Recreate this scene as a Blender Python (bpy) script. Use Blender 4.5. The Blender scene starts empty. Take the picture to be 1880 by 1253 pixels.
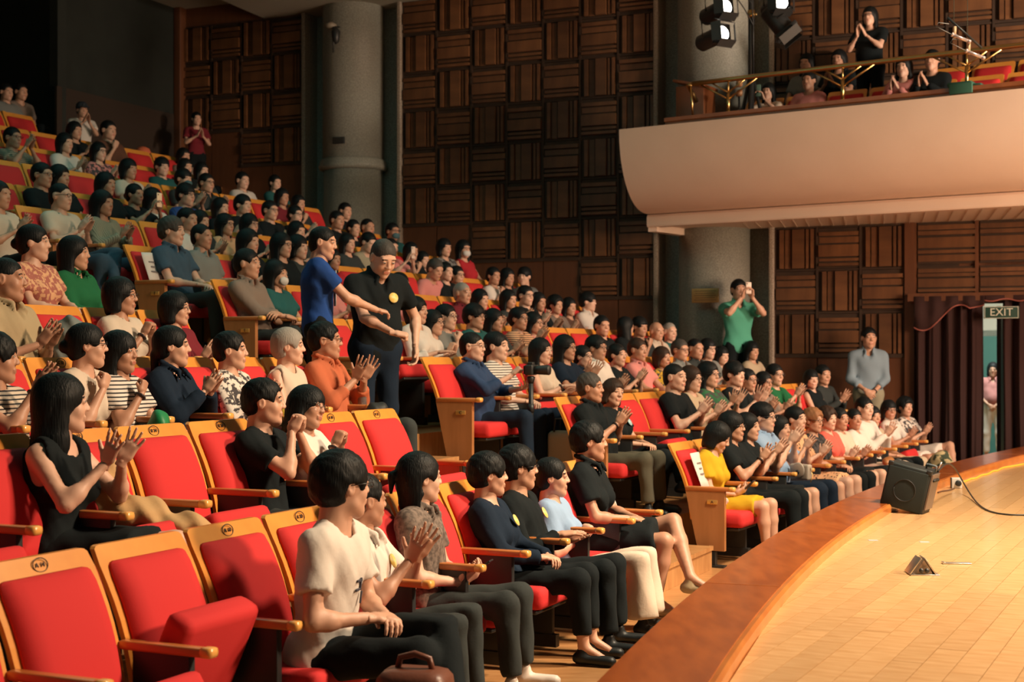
import bpy, bmesh, math, random
import numpy as np
from mathutils import Vector, Matrix
random.seed(7); rng = np.random.default_rng(7)
SC = bpy.context.scene; COL = SC.collection
F0, CU, HV, CZ = 2611.0, 940.0, 655.0, 1.65      # focal length in px, centre column, horizon row, camera height

# ------------------------------------------------------------------ camera, world, lights, exposure
cam = bpy.data.cameras.new('camera'); camo = bpy.data.objects.new('camera', cam); COL.objects.link(camo)
camo.location = (0, 0, CZ); camo.rotation_euler = (math.radians(90), 0, 0)
cam.sensor_width = 36.0; cam.lens = 36.0*F0/1880.0; cam.shift_y = (HV-626.5)/1880.0
cam.dof.use_dof = True; cam.dof.focus_distance = 8.0; cam.dof.aperture_fstop = 3.5
cam.clip_end = 200
SC.camera = camo
SC.view_settings.view_transform = 'Standard'; SC.view_settings.look = 'None'
SC.view_settings.gamma = 1.0; SC.view_settings.exposure = -0.45; SC.view_settings.use_curve_mapping = False
W = bpy.data.worlds.new('hall_air'); SC.world = W; W.use_nodes = True
bg = W.node_tree.nodes['Background']; bg.inputs[0].default_value = (0.26, 0.58, 0.50, 1); bg.inputs[1].default_value = 0.105
def area(name, loc, target, size, energy, color, spread=math.pi):
    L = bpy.data.lights.new(name, 'AREA'); L.energy = energy; L.color = color; L.shape = 'DISK'; L.size = size; L.spread = spread
    o = bpy.data.objects.new(name, L); COL.objects.link(o); o.location = loc
    o.rotation_euler = (Vector(target)-Vector(loc)).to_track_quat('-Z', 'Y').to_euler(); return o
def spot(name, loc, target, energy, color, ang, blend=0.6, size=0.3):
    L = bpy.data.lights.new(name, 'SPOT'); L.energy = energy; L.color = color; L.spot_size = math.radians(ang); L.spot_blend = blend; L.shadow_soft_size = size
    o = bpy.data.objects.new(name, L); COL.objects.link(o); o.location = loc
    o.rotation_euler = (Vector(target)-Vector(loc)).to_track_quat('-Z', 'Y').to_euler(); return o
WARM = (1.0, 0.68, 0.43)
spot('stage_wash', (9.5, 5.0, 6.6), (-0.4, 7.4, 0.3), 7900, WARM, 62, 1.0, 0.7)
spot('stage_wash', (10.5, 13.0, 6.2), (3.0, 13.8, 0.6), 2200, WARM, 58, 1.0, 0.6)
area('stage_down_light', (5.2, 7.5, 7.5), (3.0, 8.6, 0.5), 1.0, 600, (1.0, 0.80, 0.56), 1.7)
spot('front_light', (10.6, 11.0, 4.0), (4.6, 17.0, 4.1), 1900, (1.0, 0.64, 0.47), 72, 1.0, 0.5)
spot('balcony_light', (9.2, 12.2, 5.0), (5.9, 15.7, 4.1), 2900, (1.0, 0.80, 0.60), 84, 1.0, 0.4)
area('wall_fill', (9.0, 9.5, 2.6), (2.8, 20.0, 3.2), 2.5, 290, (1.0, 0.66, 0.42), 1.9)
area('teal_ambient_fill', (-3.0, 12.5, 6.6), (-3.0, 13.0, 0.0), 7.0, 125, (0.30, 0.85, 0.72))  # added teal fill that lifts the dark areas, no fixture of the hall
area('corridor_lamp', (7.4, 21.5, 3.1), (7.4, 22.3, 0.0), 0.8, 170, (0.95, 1.0, 0.90))

# ------------------------------------------------------------------ helpers
_mats = {}
def mat(name, col, rough=0.6, pat=None, col2=None, scale=10.0, metal=0.0, emit=0.0, bump=0.0, coat=0.0, spec=0.5, stretch=None):
    key = (name, tuple(col), rough, pat, col2, scale, metal, emit, bump, coat, stretch)
    if key in _mats: return _mats[key]
    m = bpy.data.materials.new(name); m.use_nodes = True; nt = m.node_tree; b = nt.nodes['Principled BSDF']
    c = (*col[:3], 1); b.inputs['Base Color'].default_value = c; b.inputs['Roughness'].default_value = rough
    b.inputs['Metallic'].default_value = metal; b.inputs['Specular IOR Level'].default_value = spec
    if coat: b.inputs['Coat Weight'].default_value = coat; b.inputs['Coat Roughness'].default_value = 0.15
    if emit: b.inputs['Emission Color'].default_value = c; b.inputs['Emission Strength'].default_value = emit
    N = nt.nodes.new; Lk = nt.links.new
    tc = N('ShaderNodeTexCoord'); mp = N('ShaderNodeMapping'); Lk(tc.outputs['Object'], mp.inputs[0])
    if stretch: mp.inputs['Scale'].default_value = stretch
    tex = None
    if pat in ('noise', 'wood', 'floral', 'stripe', 'vstripe', 'speckle', 'spots', 'knit'):
        r = N('ShaderNodeValToRGB'); c2 = (*(col2 or [x*0.6 for x in col[:3]])[:3], 1)
        r.color_ramp.elements[0].color = c2; r.color_ramp.elements[1].color = c
        if pat in ('stripe', 'vstripe'):
            t = N('ShaderNodeTexWave'); t.bands_direction = 'Z' if pat == 'stripe' else 'X'; t.inputs['Scale'].default_value = scale
            t.inputs['Distortion'].default_value = 0.4; r.color_ramp.elements[0].position = 0.25; r.color_ramp.elements[1].position = 0.35; out = t.outputs['Fac']
        elif pat == 'spots':
            t = N('ShaderNodeTexVoronoi'); t.inputs['Scale'].default_value = scale
            r.color_ramp.elements[0].position = 0.30; r.color_ramp.elements[1].position = 0.36; out = t.outputs['Distance']
        else:
            t = N('ShaderNodeTexNoise'); t.inputs['Scale'].default_value = scale; t.inputs['Detail'].default_value = 4
            a, bb = {'floral': (.47, .52), 'speckle': (.42, .6), 'wood': (.35, .68), 'noise': (.35, .65), 'knit': (.4, .6)}[pat]
            r.color_ramp.elements[0].position = a; r.color_ramp.elements[1].position = bb; out = t.outputs['Fac']
        Lk(mp.outputs[0], t.inputs['Vector']); Lk(out, r.inputs[0]); Lk(r.outputs[0], b.inputs['Base Color']); tex = out
    if pat in ('wood', 'plank'):      # each board a shade of its own
        oi = N('ShaderNodeObjectInfo'); hs = N('ShaderNodeHueSaturation'); mr = N('ShaderNodeMapRange')
        mr.inputs['To Min'].default_value = 0.9 if name == 'stage_plank' else 0.78; mr.inputs['To Max'].default_value = 1.06 if name == 'stage_plank' else 1.18
        Lk(oi.outputs['Random'], mr.inputs[0]); Lk(mr.outputs[0], hs.inputs['Value'])
        if tex: Lk(r.outputs[0], hs.inputs['Color'])
        else: hs.inputs['Color'].default_value = c
        Lk(hs.outputs[0], b.inputs['Base Color'])
    if bump:
        bn = N('ShaderNodeBump'); bn.inputs['Strength'].default_value = bump; bn.inputs['Distance'].default_value = 0.004
        if tex is None:
            t = N('ShaderNodeTexNoise'); t.inputs['Scale'].default_value = scale; t.inputs['Detail'].default_value = 3
            Lk(mp.outputs[0], t.inputs['Vector']); tex = t.outputs['Fac']
        Lk(tex, bn.inputs['Height']); Lk(bn.outputs[0], b.inputs['Normal'])
    _mats[key] = m; return m

def raw_mesh(name, V, polys, mats, mi=None, smooth=True):
    """V (n,3) array; polys list of (m,k) int arrays; mats list; mi list of arrays or ints"""
    me = bpy.data.meshes.new(name); V = np.asarray(V, dtype=np.float32); n = len(V)
    me.vertices.add(n); me.vertices.foreach_set('co', V.ravel())
    loops = np.concatenate([p.ravel() for p in polys]).astype(np.int32)
    tot = np.concatenate([np.full(len(p), p.shape[1], dtype=np.int32) for p in polys])
    st = np.concatenate([[0], np.cumsum(tot)[:-1]]).astype(np.int32)
    me.loops.add(len(loops)); me.loops.foreach_set('vertex_index', loops)
    me.polygons.add(len(tot)); me.polygons.foreach_set('loop_start', st); me.polygons.foreach_set('loop_total', tot)
    me.polygons.foreach_set('use_smooth', np.full(len(tot), smooth, dtype=bool))
    if mi is not None:
        arr = np.concatenate([np.full(len(p), m, dtype=np.int32) if np.isscalar(m) else np.asarray(m, dtype=np.int32) for p, m in zip(polys, mi)])
        me.polygons.foreach_set('material_index', arr)
    me.update(calc_edges=True)
    for m in mats: me.materials.append(m)
    return me

class MB:
    """collects boxes, tubes, lathes and prisms into ONE mesh"""
    def __init__(s): s.v = []; s.f = []; s.m = []; s.sm = []
    def add(s, vs, fs, m=0, sm=False):
        o = len(s.v); s.v += [tuple(v) for v in vs]; s.f += [tuple(i+o for i in f) for f in fs]; s.m += [m]*len(fs); s.sm += [sm]*len(fs); return s
    def box(s, c, d, R=None, m=0, bev=0.0):
        hx, hy, hz = d[0]/2, d[1]/2, d[2]/2
        if bev > 0:
            b = min(bev, hx*.9, hy*.9, hz*.9); bm = bmesh.new(); bmesh.ops.create_cube(bm, size=1.0)
            for v in bm.verts: v.co = Vector((v.co.x*d[0], v.co.y*d[1], v.co.z*d[2]))
            bmesh.ops.bevel(bm, geom=bm.edges[:], offset=b, segments=2 if bev < .02 else 3, profile=0.6, affect='EDGES')
            vs = [v.co.copy() for v in bm.verts]; bm.verts.index_update(); fs = [[v.index for v in f.verts] for f in bm.faces]; bm.free()
        else:
            vs = [Vector((x, y, z)) for x in (-hx, hx) for y in (-hy, hy) for z in (-hz, hz)]
            fs = [(0,1,3,2),(4,6,7,5),(0,4,5,1),(2,3,7,6),(0,2,6,4),(1,5,7,3)]
        if R is not None: vs = [R @ v for v in vs]
        c = Vector(c); return s.add([v+c for v in vs], fs, m, bev > 0)
    def tube(s, pts, r, n=8, m=0, caps=True):
        pts = [Vector(p) for p in pts]; rs = r if isinstance(r, (list, tuple)) else [r]*len(pts); vs = []; fs = []
        up = Vector((0, 0, 1))
        for i, p in enumerate(pts):
            t = (pts[min(i+1, len(pts)-1)]-pts[max(i-1, 0)]).normalized()
            a = t.cross(up); a = a.normalized() if a.length > 1e-3 else t.cross(Vector((1, 0, 0))).normalized(); b = t.cross(a)
            for j in range(n):
                th = 2*math.pi*j/n; vs.append(p+(a*math.cos(th)+b*math.sin(th))*rs[i])
        for i in range(len(pts)-1):
            for j in range(n): k = (j+1) % n; fs.append((i*n+j, i*n+k, (i+1)*n+k, (i+1)*n+j))
        if caps: fs.append(tuple(range(n-1, -1, -1))); fs.append(tuple((len(pts)-1)*n+j for j in range(n)))
        return s.add(vs, fs, m, True)
    def lathe(s, prof, c=(0, 0, 0), n=24, m=0, R=None):
        vs = []; fs = []; c = Vector(c)
        for (r, z) in prof:
            for j in range(n):
                th = 2*math.pi*j/n; v = Vector((r*math.cos(th), r*math.sin(th), z)); vs.append((R @ v if R else v)+c)
        for i in range(len(prof)-1):
            for j in range(n): k = (j+1) % n; fs.append((i*n+j, i*n+k, (i+1)*n+k, (i+1)*n+j))
        fs.append(tuple(range(n-1, -1, -1))); fs.append(tuple((len(prof)-1)*n+j for j in range(n)))
        return s.add(vs, fs, m, True)
    def prism(s, poly, z0, z1, m=0):
        n = len(poly); vs = [(p[0], p[1], z0) for p in poly]+[(p[0], p[1], z1) for p in poly]
        fs = [tuple(range(n-1, -1, -1)), tuple(range(n, 2*n))]+[(i, (i+1) % n, n+(i+1) % n, n+i) for i in range(n)]
        return s.add(vs, fs, m)
    def mesh(s, name, mats):
        me = bpy.data.meshes.new(name); me.from_pydata(s.v, [], s.f); me.update()
        me.polygons.foreach_set('material_index', s.m); me.polygons.foreach_set('use_smooth', s.sm)
        for m in (mats if isinstance(mats, (list, tuple)) else [mats]): me.materials.append(m)
        return me
def link(name, me, parent=None, loc=None, rotz=None):
    o = bpy.data.objects.new(name, me); COL.objects.link(o); o.parent = parent
    if loc is not None: o.location = loc
    if rotz is not None: o.rotation_euler = (0, 0, rotz)
    return o
def tag(o, label=None, cat=None, group=None, kind=None):
    if label: o['label'] = label
    if cat: o['category'] = cat
    if group: o['group'] = group
    if kind: o['kind'] = kind
    return o
def thing(name, label, cat, loc=(0, 0, 0), rotz=0.0, group=None, sc=1.0):
    o = link(name, None, None, loc, rotz); o.scale = (sc, sc, sc); return tag(o, label, cat, group)
def struct(name, me, parent=None):
    o = link(name, me, parent)
    if parent is None: o['kind'] = 'structure'
    return o
def copy_tree(o, parent=None):
    c = o.copy(); COL.objects.link(c); c.parent = parent
    for ch in KIDS.get(o.name, []): copy_tree(ch, c)
    return c
KIDS = {}
def text(name, body, size, m, parent, M, ext=0.0015):
    cu = bpy.data.curves.new(name, 'FONT'); cu.body = body; cu.size = size; cu.extrude = ext; cu.align_x = 'CENTER'; cu.align_y = 'CENTER'
    cu.materials.append(m); o = bpy.data.objects.new(name, cu); COL.objects.link(o); o.parent = parent; o.matrix_local = M; return o
def px(u, v, y):                                    # the point at depth y seen at pixel (u, v)
    return Vector(((u-CU)*y/F0, y, CZ+(HV-v)*y/F0))
def pxz(u, v, z):                                   # the point at height z seen at pixel (u, v)
    return px(u, v, F0*(CZ-z)/(v-HV))

# ------------------------------------------------------------------ plan of the hall
ZR = [0, .36, .69, 1.02, 1.36, 1.69, 2.05, 2.39, 2.78, 3.15, 3.54, 3.93, 4.35]
PITCH = .955
V0 = Vector((1.72, 11.07)); BIS = Vector((-.897, .442)).normalized()
DL = Vector((math.sin(math.radians(24.5)), math.cos(math.radians(24.5)))); DR = Vector((math.sin(math.radians(28)), math.cos(math.radians(28))))
NL = Vector((-DL.y, DL.x)); NR = Vector((-DR.y, DR.x))
def vert(off): return V0+BIS*(off/math.cos(math.radians(1.75)))
def rowpt(off, t): return vert(off)+(DR if t > 0 else DL)*t
def ray_row(off, u):
    rho = (u-CU)/F0; P = vert(off)
    for D, sgn in ((DL, -1), (DR, 1)):
        t = (rho*P.y-P.x)/(D.x-rho*D.y)
        if t*sgn >= 0: return t
    return t
FWD = Vector((.897, -.442)).normalized()
def fwd_at(t): return -(NR if t > 0 else NL)
def rotz_of(f): return math.atan2(-f.x, f.y)
WALLN = Vector((.428, 1.0)).normalized()             # side wall: y = 20.756 - .428 x
WD = Vector((1.0, -.428)).normalized()
def wall_x(u): r = (u-CU)/F0; y = 20.756/(1+.428*r); return Vector((r*y, y))
# ------------------------------------------------------------------ materials of the place
M_WOODP = mat('panel_wood', (.165, .070, .027), .5, 'wood', (.10, .040, .016), 6, stretch=(1, 1, .3), bump=.1)
M_WOODB = mat('panel_backing', (.05, .026, .014), .7, 'noise', (.035, .018, .010), 5)
M_WAINS = mat('wainscot_wood', (.135, .05, .02), .5, 'noise', (.11, .04, .016), 4, stretch=(3, 3, .4))
M_STONE = mat('granite', (.34, .345, .30), .55, 'speckle', (.21, .215, .19), 90)
M_TRIM = mat('stone_trim', (.44, .37, .30), .5, 'speckle', (.26, .21, .17), 60)
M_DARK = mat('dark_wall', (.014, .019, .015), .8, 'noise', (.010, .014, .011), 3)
M_CEIL = mat('ceiling_paint', (.42, .42, .36), .8)
M_PLANK = mat('stage_plank', (.72, .45, .22), .3, 'wood', (.60, .34, .145), 5, stretch=(1.2, 5, 1), coat=.35)
M_RAIL = mat('rail_wood', (.42, .105, .02), .28, 'noise', (.30, .068, .013), 4, stretch=(4, 1, 1), coat=.6)
M_NOSE = mat('rail_nosing', (.60, .215, .045), .3, 'noise', (.50, .16, .035), 5, coat=.5)
M_FLOOR = mat('floor_wood', (.50, .26, .105), .4, 'noise', (.40, .19, .07), 5, stretch=(1, 5, 1), coat=.2)
M_CREAM = mat('balcony_plaster', (.80, .64, .53), .75, 'noise', (.77, .61, .50), 2)
M_CAP = mat('balcony_cap_wood', (.30, .10, .03), .35, 'noise', (.22, .07, .02), 5, coat=.4)
M_BRASS = mat('brass', (.62, .42, .17), .28, metal=1.0)
M_BLACK = mat('black_metal', (.02, .022, .023), .45)
M_CURT = mat('curtain_velvet', (.032, .010, .009), .9, bump=.2, scale=40)
M_PIPE = mat('curtain_braid', (.30, .09, .07), .6)

# ------------------------------------------------------------------ stage: planks, rail, apron
outer_px = [(1093,1253),(1242,1117),(1335,1040),(1420,983),(1505,938),(1560,912),(1634,884),(1744,851),(1880,820)]
ZRAIL = .60; ZST = .535
Pout = [pxz(u, v, ZRAIL) for u, v in outer_px]
cf = np.polyfit([p.y for p in Pout], [p.x for p in Pout], 3)
def edge_x(y): return float(np.polyval(cf, min(max(y, 4.2), 17.5)))+(.62*(y-17.5) if y > 17.5 else (-.30*(4.2-y) if y < 4.2 else 0))
def edge_pt(y, off=0.0):
    d = (edge_x(y+.05)-edge_x(y-.05))/.1; n = Vector((1, -d)).normalized(); return Vector((edge_x(y), y))+n*off
EY = [2.2+.35*i for i in range(45)]
def rail_strip(mb, prof, m=0, sm=True):
    n = len(prof); vs = []
    for y in EY:
        for (o, z) in prof:
            p = edge_pt(y, o); vs.append((p.x, p.y, z))
    fs = [(i*n+j, i*n+(j+1) % n, (i+1)*n+(j+1) % n, (i+1)*n+j) for i in range(len(EY)-1) for j in range(n)]
    mb.add(vs, fs, m, False)
stage = thing('stage', 'curved pale wooden stage with a broad red-brown edge board', 'stage')
mb = MB(); rail_strip(mb, [(0, ZRAIL-.05), (0, ZRAIL), (.345, ZRAIL), (.345, ZRAIL-.05)]); link('edge_board', mb.mesh('edge_board', M_RAIL), stage)
mb = MB(); rail_strip(mb, [(.345, ZRAIL-.004), (.365, ZRAIL-.002), (.375, ZRAIL-.018), (.372, ZST-.01), (.345, ZST-.01)]); link('edge_nosing', mb.mesh('edge_nosing', M_NOSE), stage)
mb = MB(); rail_strip(mb, [(.035, -.02), (.035, ZRAIL-.05), (.07, ZRAIL-.05), (.07, -.02)]); link('apron', mb.mesh('apron', mat('apron_wood', (.33, .13, .05), .4, 'noise', (.25, .09, .03), 5)), stage)
for i in range(5):                                     # butt joints of the edge board
    y = [6.6, 8.55, 10.6, 12.9, 15.4][i]; a, b = edge_pt(y, .004), edge_pt(y, .34); mb = MB(); d = (b-a).normalized()
    mb.box(((a.x+b.x)/2, (a.y+b.y)/2, ZRAIL+.0005), (.336, .004, .002), Matrix.Rotation(math.atan2(d.y, d.x), 3, 'Z')); link('joint_strip', mb.mesh('joint_strip', mat('joint', (.55, .22, .08), .5)), stage)
WALLN = Vector((.428, 1.0)).normalized()
def clip(poly, p, n):
    out = []
    for i in range(len(poly)):
        a, b = poly[i], poly[(i+1) % len(poly)]; da, db = (a-p).dot(n), (b-p).dot(n)
        if da >= 0: out.append(a)
        if da*db < 0: out.append(a+(b-a)*(da/(da-db)))
    return out
mb = MB(); poly = [tuple(edge_pt(y, .1)) for y in EY]+[(24, EY[-1]), (24, EY[0])]; poly = clip([Vector(p) for p in poly], Vector((0, 20.756))-WALLN*.3, -WALLN); mb.prism([tuple(p) for p in poly], .1, ZST-.03); link('stage_deck', mb.mesh('stage_deck', mat('deck_under', (.30, .15, .06), .7)), stage)
PD = Vector((math.sin(math.radians(26.5)), math.cos(math.radians(26.5)))); PN = Vector((PD.y, -PD.x))
planks = []
for i in range(0, 110):
    w = .112; c0 = -5.0+i*w; t = 2.2-random.random()*1.6
    while t < 19.5:
        ln = 1.4+.6*random.random(); g = .0013
        q = [PN*(c0+g)+PD*(t+g), PN*(c0+w-g)+PD*(t+g), PN*(c0+w-g)+PD*(t+ln-g), PN*(c0+g)+PD*(t+ln-g)]; t += ln
        for y in EY[::3]:
            if not q: break
            d = (edge_x(y+.05)-edge_x(y-.05))/.1; n = Vector((1, -d)).normalized(); q = clip(q, edge_pt(y, .36), n)
        if q: q = clip(q, Vector((0, 20.756))-WALLN*.3, -WALLN)
        if len(q) < 3 or max(a.y for a in q) < 3.5: continue
        if sum(((q[j].x*q[(j+1) % len(q)].y-q[(j+1) % len(q)].x*q[j].y) for j in range(len(q)))) < 0: q.reverse()
        planks.append((min(CU+F0*a.x/max(a.y, 2.0)+(0 if a.y > 4.2 else 400) for a in q), q))
planks.sort(key=lambda p: p[0]); rest = MB()
for n_, (u_, q) in enumerate(planks):
    if u_ > 3200: continue
    dz = random.uniform(-.0004, .0004)
    if n_ < 290:
        c = sum(q, Vector((0, 0)))/len(q); mb = MB(); mb.prism([((a-c).dot(PN), (a-c).dot(PD)) for a in q], -.03, dz)
        link('plank', mb.mesh('plank', M_PLANK), stage, (c.x, c.y, ZST), math.atan2(-PD.x, PD.y))
    else: rest.prism([tuple(a) for a in q], ZST-.03, ZST+dz)
o = link('farther_planks', rest.mesh('farther_planks', M_PLANK), stage); o['kind'] = 'stuff'

# ------------------------------------------------------------------ terraced floor
def poly_band(o0, o1, tl=-11, tr=12):
    def line(o): return [rowpt(o, tl), vert(o), rowpt(o, tr)]
    a = line(o0); b = line(o1); b.reverse(); return a+b
def clipwall(poly, d=0.0):
    p = Vector((0, 20.756))-WALLN*d; return clip(poly, p, -WALLN)
mb = MB(); mb.prism([(-8, -1), (26, -1), (26, 30), (3.0, 21.0), (-8, 21.0)], -.12, 0.0); struct('floor', mb.mesh('floor', M_FLOOR))
for k in range(1, 13):
    o0 = k*PITCH-.40; o1 = o0+PITCH if k < 12 else o0+4.0
    p = clipwall(poly_band(o0, o1)); mb = MB()
    if sum(p[j].x*p[(j+1) % len(p)].y-p[(j+1) % len(p)].x*p[j].y for j in range(len(p))) < 0: p.reverse()
    mb.prism([tuple(a) for a in p], ZR[k]-.42, ZR[k]); struct('floor', mb.mesh('floor', M_FLOOR))
TL = [-1.79, -2.74, -2.36, -2.5, -2.6, -2.75, -2.95, -3.1, -3.3, -3.4, -3.5, -3.6, -3.7]     # last arm of the left block
TR = [0.0, -.09, -.64, -.8, -.93, -.94, -1.29, -1.4, -1.5, -1.6, -1.7, -1.8, -1.9]          # first arm of the right block
for k in range(1, 8):                                    # half steps in the aisle, each of three boards
    o0 = k*PITCH-.40-.42; ta, tb = TL[k-1]+.12, TR[k-1]-.12
    st = thing('aisle_step', 'pale wooden aisle step up to row %s' % 'ABCDEFGH'[k], 'step')
    zt = (ZR[k]+ZR[k-1])/2
    for j in range(3):
        a, b = o0+.42*j/3+.001, o0+.42*(j+1)/3-.001; q = [rowpt(a, ta), vert(a), rowpt(a, tb)] if tb > 0 else [rowpt(a, ta), rowpt(a, tb)]
        r = [rowpt(b, tb), rowpt(b, ta)]; mb = MB(); pl = q+r
        if sum(pl[i].x*pl[(i+1) % len(pl)].y-pl[(i+1) % len(pl)].x*pl[i].y for i in range(len(pl))) < 0: pl.reverse()
        mb.prism([tuple(x) for x in pl], ZR[k-1]+.001, zt); link('board', mb.mesh('board', M_FLOOR), st)
    a = o0-.012; pl = [rowpt(a, ta), rowpt(a, tb), rowpt(o0+.02, tb), rowpt(o0+.02, ta)]; pl.reverse(); mb = MB(); mb.prism([tuple(x) for x in pl], zt-.03, zt+.003); link('nosing', mb.mesh('nosing', M_FLOOR), st)

# ------------------------------------------------------------------ side wall with slatted acoustic panels
TP = .57
RW = Matrix.Rotation(math.atan2(WD.y, WD.x), 3, 'Z')      # local x along the wall, local -y into the hall
WROT = math.atan2(WD.y, WD.x)
def wpos(s, out=0.0): p = Vector((0, 20.756))+WD*s-WALLN*out; return p      # s metres along from x = 0
def s_of(u): return (wall_x(u)-Vector((0, 20.756))).dot(WD)
SL = [(.09, .10, .050), (.22, .15, .018), (.42, .30, .060), (.765, .07, .034), (.885, .075, .050)]
_sl = {}
def slat_mesh(L, w, d):
    k = (round(L, 3), round(w, 3), d)
    if k not in _sl: m_ = MB(); m_.box((0, -d/2, 0), (L, d, w), bev=0); _sl[k] = m_.mesh('slat', M_WOODP)
    return _sl[k]
def panel(wall, s0, z0, vert_, w=TP, h=TP, out=.0, pat=SL):
    p = wpos(s0+w/2, out+.02); mb = MB(); mb.box((0, 0, 0), (w-.035, .03, h-.035))
    o = link('acoustic_panel', mb.mesh('acoustic_panel', M_WOODB), wall, (p.x, p.y, z0+h/2), WROT)
    W_, H_ = w-.05, h-.05
    for (a, b, d) in pat:
        if vert_:
            s = link('slat', slat_mesh(H_, b*W_, d), o, (-W_/2+(a+b/2)*W_, -.015, 0)); s.rotation_euler = (0, math.pi/2, 0)
        else: s = link('slat', slat_mesh(W_, b*H_, d), o, (0, -.015, H_/2-(a+b/2)*H_))
def wallbox(s0, s1, z0, z1, out=0.0, th=.1, m=None, name='wall_side', parent=None, bev=0):
    p = wpos((s0+s1)/2, out-th/2); mb = MB(); mb.box((0, 0, 0), (s1-s0, th, z1-z0), bev=bev)
    o = link(name, mb.mesh(name, m), parent, (p.x, p.y, (z0+z1)/2), WROT)
    if parent is None: o['kind'] = 'structure'
    return o
def wall_section(name, s0, cols, bottoms, ztop, z0, zfloor, par, w=TP):
    n = len(bottoms); wl = link(name, None); wl['kind'] = 'structure'
    wallbox(s0, s0+n*w, zfloor, ztop, 0, .12, M_WOODB, 'backing_board', wl)
    for c in range(n):
        b = z0+bottoms[c]*TP
        wallbox(s0+c*w+.008, s0+(c+1)*w-.008, zfloor, b-.03, .045, .045, M_WAINS, 'wainscot_panel', wl)
        wallbox(s0+c*w, s0+(c+1)*w, b-.03, b+.02, .07, .07, M_WOODB, 'ledge', wl)
        k = bottoms[c]
        while z0+(k+1)*TP <= ztop+.05:
            panel(wl, s0+c*w, z0+k*TP, (c+k+par) % 2 == 0); k += 1
            wallbox(s0+c*w, s0+(c+1)*w, z0+k*TP-.012, z0+k*TP+.012, .05, .05, M_WOODB, 'cross_batten', wl)
        for e in ([c] if c < n-1 else [c, c+1]):
            zb = z0+min(bottoms[max(e-1, 0)], bottoms[min(e, n-1)])*TP
            wallbox(s0+e*w-.016, s0+e*w+.016, zb, ztop, .06, .06, M_WOODB, 'post', wl)
    return wl
SA = s_of(742); 
wall_section('wall_middle', SA, 7, [2, 2, 1, 1, 1, 0, 0], 2.48+9*TP, 2.48, .2, 0)
SB = s_of(560)-4*TP
wall_section('wall_rear', SB, 4, [5, 5, 4, 4], 2.39+8*TP, 2.39, 1.5, 1)
wallbox(SB-.1, s_of(560), 2.39+8*TP, 8.2, .03, .1, M_WAINS, 'wall_rear_frieze')
SCC = s_of(1424)
wall_section('wall_front', SCC, 3, [0, 0, 0], 1.665+3*TP, 1.665, 0, 0)
wall_section('wall_balcony', s_of(1418), 8, [2]*8, 2.48+9*TP, 2.48, 3.4, 1)
# beam, wide panels over the curtain
SW = SCC+3*TP
wallbox(SW, SW+.12, 0, 3.4, .10, .14, M_WAINS, 'trim_1')
wf = link('wall_curtain', None); wf['kind'] = 'structure'
wallbox(SW+.1, SW+3.2, 2.33, 3.5, 0, .12, M_WOODB, 'backing_board', wf)
SLW = [(.05, .12, .03), (.20, .10, .055), (.36, .26, .03), (.68, .08, .055), (.80, .16, .03)]
for c in range(4):
    for r, (z0, h) in enumerate(((2.36, .47), (2.83, .57))):
        panel(wf, SW+.14+c*.77, z0, False, .76, h, 0, SLW)
    wallbox(SW+.12+c*.77-.02, SW+.12+c*.77+.025, 2.33, 3.42, .07, .07, M_WAINS, 'post', wf)
# columns between the panelled bays, and the pilasters beside them
def column(u, r, s0, s1, zc, zb, label):
    cs = (s0+s1)/2; p = wpos((wall_x(u)-Vector((0, 20.756))).dot(WD), .02)
    t = thing('stone_column', label, 'column', (p.x, p.y, zb)); mb = MB()
    mb.lathe([(r*.97, 0), (r*.97, zc-.06-zb)], n=48); link('lower_shaft', mb.mesh('lower_shaft', M_STONE), t)
    mb = MB(); mb.lathe([(r, zc-zb-.07), (r+.05, zc-zb-.05), (r+.065, zc-zb), (r+.04, zc-zb+.04), (r+.04, zc-zb+.07), (r+.02, zc-zb+.10), (r, zc-zb+.11)], n=48); link('collar', mb.mesh('collar', M_STONE), t)
    mb = MB(); mb.lathe([(r, zc-zb+.1), (r, 9-zb)], n=48); link('upper_shaft', mb.mesh('upper_shaft', M_STONE), t)
    wallbox(s0, s1, 0, 9, -.25, .1, M_STONE, 'wall_niche')
    for a, b in ((s0, s0+.07), (s1-.07, s1)): wallbox(a, b, 0, 9, .12, .40, M_TRIM, 'trim_2', None, .02)
    return t
column(650, .465, s_of(560), s_of(742), 4.55, 1.5, 'round grey granite column beside the seated crowd, with a collar ring')
c2 = column(1312, .50, s_of(1201)+.02, s_of(1424), 3.9, .2, 'round grey granite column under the balcony with a brass plaque')
q = wpos(s_of(1295), .0); 
pq = thing('wall_plaque', 'small brass plaque with engraved lines on the granite column', 'plaque', (*px(1295, 543, 18.93),), WROT); mb = MB()
mb.box((0, 0, 0), (.37, .03, .19), bev=.004); link('plate', mb.mesh('plate', mat('plaque', (.38, .24, .09), .4, metal=.6)), pq)
mb = MB(); [mb.box((0, -.017, .06-.03*i), (.30-.03*(i % 2), .004, .007)) for i in range(5)]; link('engraving', mb.mesh('engraving', mat('engrave', (.08, .05, .02), .6)), pq)
for k_, (u, v) in enumerate(((622, 258),)):
    p = px(u, v, 21.25); t = thing('wall_vent', 'small dark square vent high on the granite column', 'vent', p, WROT); mb = MB(); mb.box((0, 0, 0), (.20, .03, .10), bev=.004); link('frame', mb.mesh('frame', M_BLACK), t)
    mb = MB(); [mb.box((0, -.02, -.03+.02*i), (.17, .01, .008)) for i in range(4)]; link('louvre', mb.mesh('louvre', mat('louvre', (.06, .05, .04), .5)), t)
p = px(615, 60, 21.2); t = thing('wall_lamp', 'old dark lantern bracket high on the granite column', 'lamp', p, WROT)
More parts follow.
